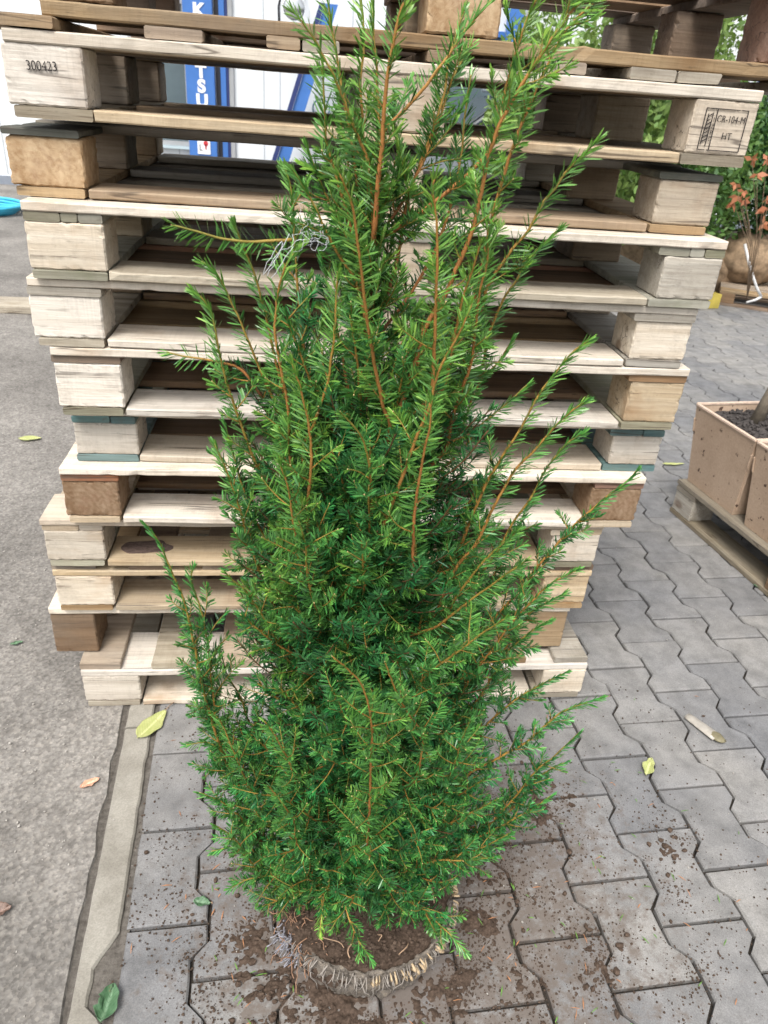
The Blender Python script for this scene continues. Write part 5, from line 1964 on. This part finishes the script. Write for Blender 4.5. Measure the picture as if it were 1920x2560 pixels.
pA = atz(1900, 770, 0)
balled_shrub(pA[0] + .05, pA[1] + .45, .12, .26, 'dark green shrub with tan burlap root ball and rusty leaves beside it, right photo edge', .40, 1.1, M['leaf_dark'], 61, .05, 7000)
q2 = atz(1790, 715, 0)
balled_shrub(pA[0] + .62, pA[1] + .25, .12, .25, 'second tan burlap root ball on the low brown pallet, cut by the right photo edge', .36, .9, M['leaf_dark'], 71, .05, 4000)
balled_shrub(3.35, 4.35, .0, .27, 'leafy green shrub with pale crumpled burlap ball seen past the stack\'s right side', .42, 1.25, M['leaf_mid'], 62, .05, 5500)
balled_shrub(2.62, 4.35, .0, .27, 'light green broad-leaved shrub seen through the right openings of the stack', .46, 1.62, M['leaf_light'], 63, .07, 6500)
balled_shrub(2.14, 4.75, .0, .26, 'light green shrub seen through the narrow gap beside the second block row', .30, 1.60, M['leaf_light'], 64, .065, 5000)
balled_shrub(4.05, 5.0, .0, .27, 'mid green shrub behind the shrub with rusty leaves', .45, 1.20, M['leaf_mid'], 65, .055, 4600)
balled_shrub(3.35, 5.25, .0, .27, 'tall light green shrub visible under the top pallet at the right', .62, 2.1, M['leaf_light'], 66, .07, 8000)


def rusty_twigs():
    root = thing('beech_seedling', 'bare twigs with a few rusty orange leaves in front of the dark green shrub', 'plant', tuple(atz(1880, 770, .13) + np.array([0, .1, 0])))
    O = np.array(root.location)
    mb = MB(); lb = MB()
    rr = random.Random(8)
    Yp = O[1] - .02
    for (x, y, s_) in ((1893, 435, .055), (1845, 490, .06), (1862, 500, .06), (1835, 505, .06), (1918, 520, .06), (1860, 478, .05), (1915, 500, .05), (1908, 560, .05), (1880, 400, .05), (1917, 400, .05), (1840, 460, .045)):
        p = at(x, y, Yp + rr.uniform(-.05, .05)) - O
        for k in range(4):
            d = nrm(np.array([rr.uniform(-1, 1), rr.uniform(-.5, .5), rr.uniform(-1, .4)]))
            sd_ = nrm(np.cross(d, np.array([rr.uniform(-.5, .5), 1, rr.uniform(-.5, .5)])))
            L = s_ * rr.uniform(.9, 1.35)
            lb.add([p, p + d * L * .4 - sd_ * L * .26, p + d * L, p + d * L * .4 + sd_ * L * .26], [(0, 1, 2, 3)])
        mb.tube([np.array([0, 0, .05]), np.array([p[0] * .3, 0, p[2] * .55]), p], [.004, .0025, .0015], 5)
    mb.build('twigs', M['twig'], root, smooth=True)
    lb.build('leaves', M['leaf_rust'], root)


rusty_twigs()


def strap():
    Y0 = atz(1850, 770, 0)[1] - .15
    mb = MB()
    pts = [at(1862, 610, Y0 + .1), at(1875, 670, Y0 + .03), at(1892, 720, Y0), at(1903, 742, Y0)]
    mb.tube(pts, [.011] * 4, 6)
    mb.tube([at(1903, 742, Y0), at(1888, 750, Y0), at(1866, 756, Y0)], [.012, .010, .008], 6)
    o = mb.build('tie_strap', plain('white_strap', (0.60, 0.60, 0.60), .6, .08, 30), smooth=True)
    tag(o, 'white tie strap hanging from the burlap root balls over the low brown pallet', 'strap')


strap()

# ------------------------------------------------------------------ building and sign behind
WY = 9.2


def building():
    wall = plain('wall_panel', (0.70, 0.73, 0.75), .5, .03, 2)
    seam = plain('panel_seam', (0.42, 0.45, 0.48), .6, .1, 20)
    plinth = plain('plinth', (0.23, 0.26, 0.31), .7, .12, 8)
    blue = plain('blue_paint', (0.055, 0.165, 0.46), .4, .08, 6)
    navy = plain('navy_paint', (0.025, 0.04, 0.14), .4, .1, 6)
    dark = plain('dark_frame', (0.035, 0.035, 0.042), .4, .1, 6)
    greyf = plain('grey_frame', (0.33, 0.34, 0.35), .5, .08, 6)
    glass = plain('window_glass', (0.10, 0.135, 0.15), .12, .3, 1.5, spec=.6)
    white = plain('white_paint', (0.82, 0.83, 0.84), .45, .02, 5)
    red = plain('red_paint', (0.5, 0.04, 0.05), .5, .1, 6)
    root = thing('building', 'white panelled building with a blue framed door behind the pallet stack', 'building', (0, WY, 0))
    mb = MB(); mb.box(-12, 12, 0.0, 3.0, 0.0, 4.2)
    mb.build('wall', wall, root)
    X = lambda x, y: float(at(x, y, WY - .03)[0])
    Z = lambda x, y: float(at(x, y, WY - .03)[2])
    mb = MB()
    for xs in list(np.arange(-11.5, 12, 1.05)):
        mb.box(xs - .006, xs + .006, -.004, .02, .12, 4.2)
    xs = X(700, 210)
    mb.box(xs - .005, xs + .005, -.0045, .02, .12, 4.2)
    mb.build('panel_seams', seam, root)
    mb = MB(); mb.box(-12, 12, -.018, .04, 0.0, .10)
    mb.build('plinth', plinth, root)
    # door: dark reveal, blue and grey jambs
    a = [X(v, 205) for v in (541, 552, 566, 573, 585)]
    door = bevel_box('door', a[0], a[1], -.035, .02, .02, 2.3, dark, root, .003, 1)
    bevel_box('door_frame', a[1] + .001, a[2], -.06, .02, .02, 2.3, blue, door, .004, 1)
    bevel_box('door_frame', a[2] + .001, a[3], -.05, .02, .02, 2.3, navy, door, .004, 1)
    bevel_box('door_frame', a[3] + .001, a[4], -.045, .02, .02, 2.3, greyf, door, .004, 1)
    bevel_box('door_handle', a[1] + .06, a[1] + .08, -.11, -.055, 1.50, 1.66, white, door, .006, 2)
    # window left of the sign
    wl, wr = X(340, 210), X(464, 210)
    zb, zt = Z(440, 352), 2.05
    w = bevel_box('window', wl, wr, -.02, .02, zb, zt, glass, root, .002, 1)
    fr = MB()
    fr.box(wl - .05, wl, -.05, .02, zb - .05, zt + .05); fr.box(wr + .0005, wr + .03, -.05, .02, zb - .05, zt + .05)
    fr.box(wl, wr, -.049, .02, zb - .05, zb - .0005); fr.box(wl, wr, -.049, .02, zt + .0005, zt + .05)
    fr.build('window_frame', greyf, w)
    fr = MB(); fr.box(wl - .05, wr + .03, -.08, .01, zb - .085, zb - .052)
    fr.build('window_sill', plain('sill', (0.42, 0.52, 0.56), .5, .05, 10), w)
    # windows on the right, mostly hidden
    for x_ in (1.9, 4.4, 6.4):
        w2 = bevel_box('window', x_, x_ + 1.2, -.02, .02, .95, 2.0, glass, root, .002, 1)
        fr = MB()
        fr.box(x_ - .06, x_ - .0005, -.05, .02, .89, 2.06); fr.box(x_ + 1.2005, x_ + 1.26, -.05, .02, .89, 2.06)
        fr.box(x_, x_ + 1.2, -.049, .02, .89, .9495); fr.box(x_, x_ + 1.2, -.049, .02, 2.0005, 2.06)
        fr.build('window_frame', blue, w2)
    # the sign: tall blue board with white letters one above the other
    sl, sr = X(468, 205), X(539, 205)
    zb2, zt2 = Z(510, 440), Z(500, -10) + .25
    sg = thing('sign_board', 'tall blue sign board with white letters stacked one above the other', 'sign', ((sl + sr) / 2, WY - .12, zb2))
    bw = sr - sl
    bevel_box('panel', -bw / 2, bw / 2, -.02, .06, 0, zt2 - zb2, blue, sg, .006, 2)
    zs = Z(505, 178); pitch = (Z(497, 26) - Z(505, 178)) / 4.0
    for k, ch in enumerate('KOMATSU'):
        zz = zs + (4.0 - k) * pitch - zb2 - .01
        text_mesh('letter', ch, pitch * 1.20, white, sg, (0.012, -.024, zz), extrude=.004, offset=.009, sx=1.08)
    st_ = bevel_box('label_panel', -bw * .2, bw * .26, -.032, -.0205, Z(515, 384) - zb2, Z(512, 346) - zb2, white, sg, .002, 1)
    zc = Z(520, 364) - zb2
    rm = MB(); xr = bw * .10
    rm.box(xr - .008, xr + .008, -.038, -.0325, zc - .035, zc + .02)
    n = 14
    vs = [(xr + .028 * math.cos(6.283 * j / n), -.038, zc + .03 + .03 * math.sin(6.283 * j / n)) for j in range(n)] + [(xr + .028 * math.cos(6.283 * j / n), -.0325, zc + .03 + .03 * math.sin(6.283 * j / n)) for j in range(n)]
    rm.add(vs, [tuple(reversed(range(n)))] + [(j, n + j, n + (j + 1) % n, (j + 1) % n) for j in range(n)])
    rm.build('red_mark', red, st_)
    rm = MB(); rm.box(xr - .075, xr - .067, -.038, -.0325, zc - .05, zc + .02); rm.box(xr - .067, xr - .045, -.038, -.0325, zc - .05, zc - .042)
    rm.build('dark_mark', dark, st_)
    # slanting blue beam before the wall
    bt = thing('slanted_beam', 'blue two-tone steel beam leaning in front of the white wall', 'beam', (0, WY - .4, 0))
    p0 = at(683, 460, WY - .4); p1 = at(822, 10, WY - .4)
    for nm, off, wd, yy, mt in (('beam_face', .03, .075, -.03, blue), ('beam_flange', -.075, .028, -.06, navy)):
        vs = []
        for p in (p0, p1):
            for dx in (off - wd, off + wd):
                for dy in (yy, yy + .09):
                    vs.append((p[0] + dx, dy, p[2]))
        mesh_obj(nm, vs, [(0, 1, 3, 2), (4, 6, 7, 5), (0, 4, 5, 1), (2, 3, 7, 6), (0, 2, 6, 4), (1, 5, 7, 3)], mt, bt)
    # round traffic mirror high on an arm
    mp = at(735, 20, WY - .5)
    mr = thing('round_mirror', 'round silver mirror on a dark bent arm near the slanted beam', 'mirror', (mp[0], WY - .5, mp[2]))
    bm = bmesh.new(); bmesh.ops.create_uvsphere(bm, u_segments=24, v_segments=12, radius=.12)
    for v in bm.verts: v.co.y *= .35
    bm_obj('mirror_face', bm, plain('mirror_glass', (0.55, 0.57, 0.58), .15, .05, 3, metal=.8), mr, smooth=True)
    tv, tf = tube([(-.16, .0, -.25), (-.17, 0, 0), (-.13, 0, .16), (0, .02, .2), (.1, .2, .22), (.1, .5, .22)], [.014] * 6, 8)
    mesh_obj('mirror_arm', tv, tf, dark, mr, smooth=True)
    lp = at(803, 272, WY - .12)
    lm = thing('round_lamp', 'round white wall lamp with a dark rim right of the slanted beam', 'lamp', (lp[0], WY - .12, lp[2]))
    n = 28
    tv, tf = tube([(.10 * math.cos(6.283 * j / n), 0, .10 * math.sin(6.283 * j / n)) for j in range(n + 1)], [.013] * (n + 1), 8)
    mesh_obj('lamp_rim', tv, tf, plain('teal_rim', (0.10, 0.20, 0.24), .4, .1, 9), lm, smooth=True)
    bm = bmesh.new(); bmesh.ops.create_uvsphere(bm, u_segments=24, v_segments=12, radius=.095)
    for v in bm.verts: v.co.y *= .4
    bm_obj('lamp_glass', bm, white, lm, smooth=True)
    # blue post far right of centre
    pp = at(1285, 70, WY - .3)
    bp = bevel_box('blue_post', pp[0] - .09, pp[0] + .09, WY - .38, WY - .25, 0, 3.2, blue, None, .008, 2)
    tag(bp, 'square blue steel post seen behind the top pallet above the shrub', 'post')


building()


def car():
    """grey parked car, only glimpsed through the openings in the middle of the stack"""
    root = thing('parked_car', 'grey parked car glimpsed through the stack behind the shrub', 'car', (2.9, 7.4, 0), 0)
    paint = plain('car_paint', (0.30, 0.33, 0.37), .25, .03, 3, spec=.6, metal=.3)
    glass = plain('car_glass', (0.03, 0.04, 0.05), .08, .1, 2, spec=.7)
    tyre = plain('tyre', (0.025, 0.025, 0.027), .85, .2, 40)
    rim = plain('rim', (0.5, 0.5, 0.52), .35, .1, 10, metal=.8)
    prof = [(-1.9, .35), (-1.95, .62), (-1.85, .80), (-1.0, .92), (.95, .93), (1.7, .86), (1.92, .60), (1.9, .35)]
    roof = [(-1.05, .92), (-.45, 1.36), (.45, 1.40), (1.25, .93)]
    for nm, pr, hw, mt in (('body', prof, .82, paint), ('cabin', roof, .68, glass)):
        bm = bmesh.new()
        rows = []
        for yy, sc in ((-hw, .94), (-hw * .94, 1.0), (hw * .94, 1.0), (hw, .94)):
            rows.append([bm.verts.new((x * (1 if nm == 'body' else (1.0 if sc == 1 else .97)), yy, z if sc == 1 else z - (.0 if nm == 'body' else .02))) for x, z in pr])
        for r0, r1 in zip(rows[:-1], rows[1:]):
            for i in range(len(pr)):
                j = (i + 1) % len(pr)
                bm.faces.new((r0[i], r0[j], r1[j], r1[i]))
        bm.faces.new(rows[0][::-1]); bm.faces.new(rows[-1])
        bmesh.ops.recalc_face_normals(bm, faces=bm.faces)
        bmesh.ops.bevel(bm, geom=list(bm.edges), offset=.03, segments=3, affect='EDGES')
        bm_obj(nm, bm, mt, root, smooth=False)
    bevel_box('roof_panel', -.42, .44, -.64, .64, 1.395, 1.43, paint, root, .015, 3)
    for sx in (-1.2, 1.2):
        for sy in (-.74, .74):
            ring = []
            vs, fs = [], []
            n = 28
            for (r, y) in ((.20, -.09), (.29, -.10), (.31, -.06), (.31, .06), (.29, .10), (.20, .09)):
                for j in range(n):
                    vs.append((sx + r * math.cos(6.283 * j / n), sy + y, .31 + r * math.sin(6.283 * j / n)))
            for i in range(5):
                for j in range(n):
                    k = (j + 1) % n
                    fs.append((i * n + j, i * n + k, (i + 1) * n + k, (i + 1) * n + j))
            w = mesh_obj('wheel', vs, fs, tyre, root, smooth=True)
            vs = [(sx + .2 * math.cos(6.283 * j / n), sy + y, .31 + .2 * math.sin(6.283 * j / n)) for y in (-.085, .085) for j in range(n)]
            mesh_obj('rim', vs, [tuple(reversed(range(n))), tuple(n + j for j in range(n))] + [(j, n + j, n + (j + 1) % n, (j + 1) % n) for j in range(n)], rim, w)


car()


def left_background():
    c = atz(-30, 530, 0)
    hose = thing('hose_coil', 'light blue coiled hose lying on the ground at the left photo edge', 'hose', (c[0], c[1], 0))
    hm = plain('hose_blue', (0.05, 0.42, 0.62), .4, .1, 12)
    mb = MB()
    for k in range(4):
        pts = []
        R_ = .24 + .03 * k
        for j in range(41):
            a = 6.283 * j / 40
            pts.append((R_ * math.cos(a) * 1.1, R_ * math.sin(a) * 1.2, .02 + .018 * k + .008 * math.sin(3 * a + k)))
        mb.tube(pts, .016, 8)
    mb.build('hose', hm, hose, smooth=True)
    p0 = atz(-60, 778, 0); p1 = atz(100, 790, 0)
    o = thing('timber_beam', 'flat grey weathered plank lying across the asphalt left of the stack', 'plank', (0, 0, 0))
    b = board('plank', 2.2, .22, .045, M['grey'], o, (-.95, (p0[1] + p1[1]) / 2 + .11, .024), 'X', wob=.002)


left_background()

# ------------------------------------------------------------------ render
scene.render.engine = 'CYCLES'
scene.cycles.max_bounces = 6
scene.cycles.diffuse_bounces = 3
scene.cycles.transparent_max_bounces = 8
scene.render.film_transparent = False
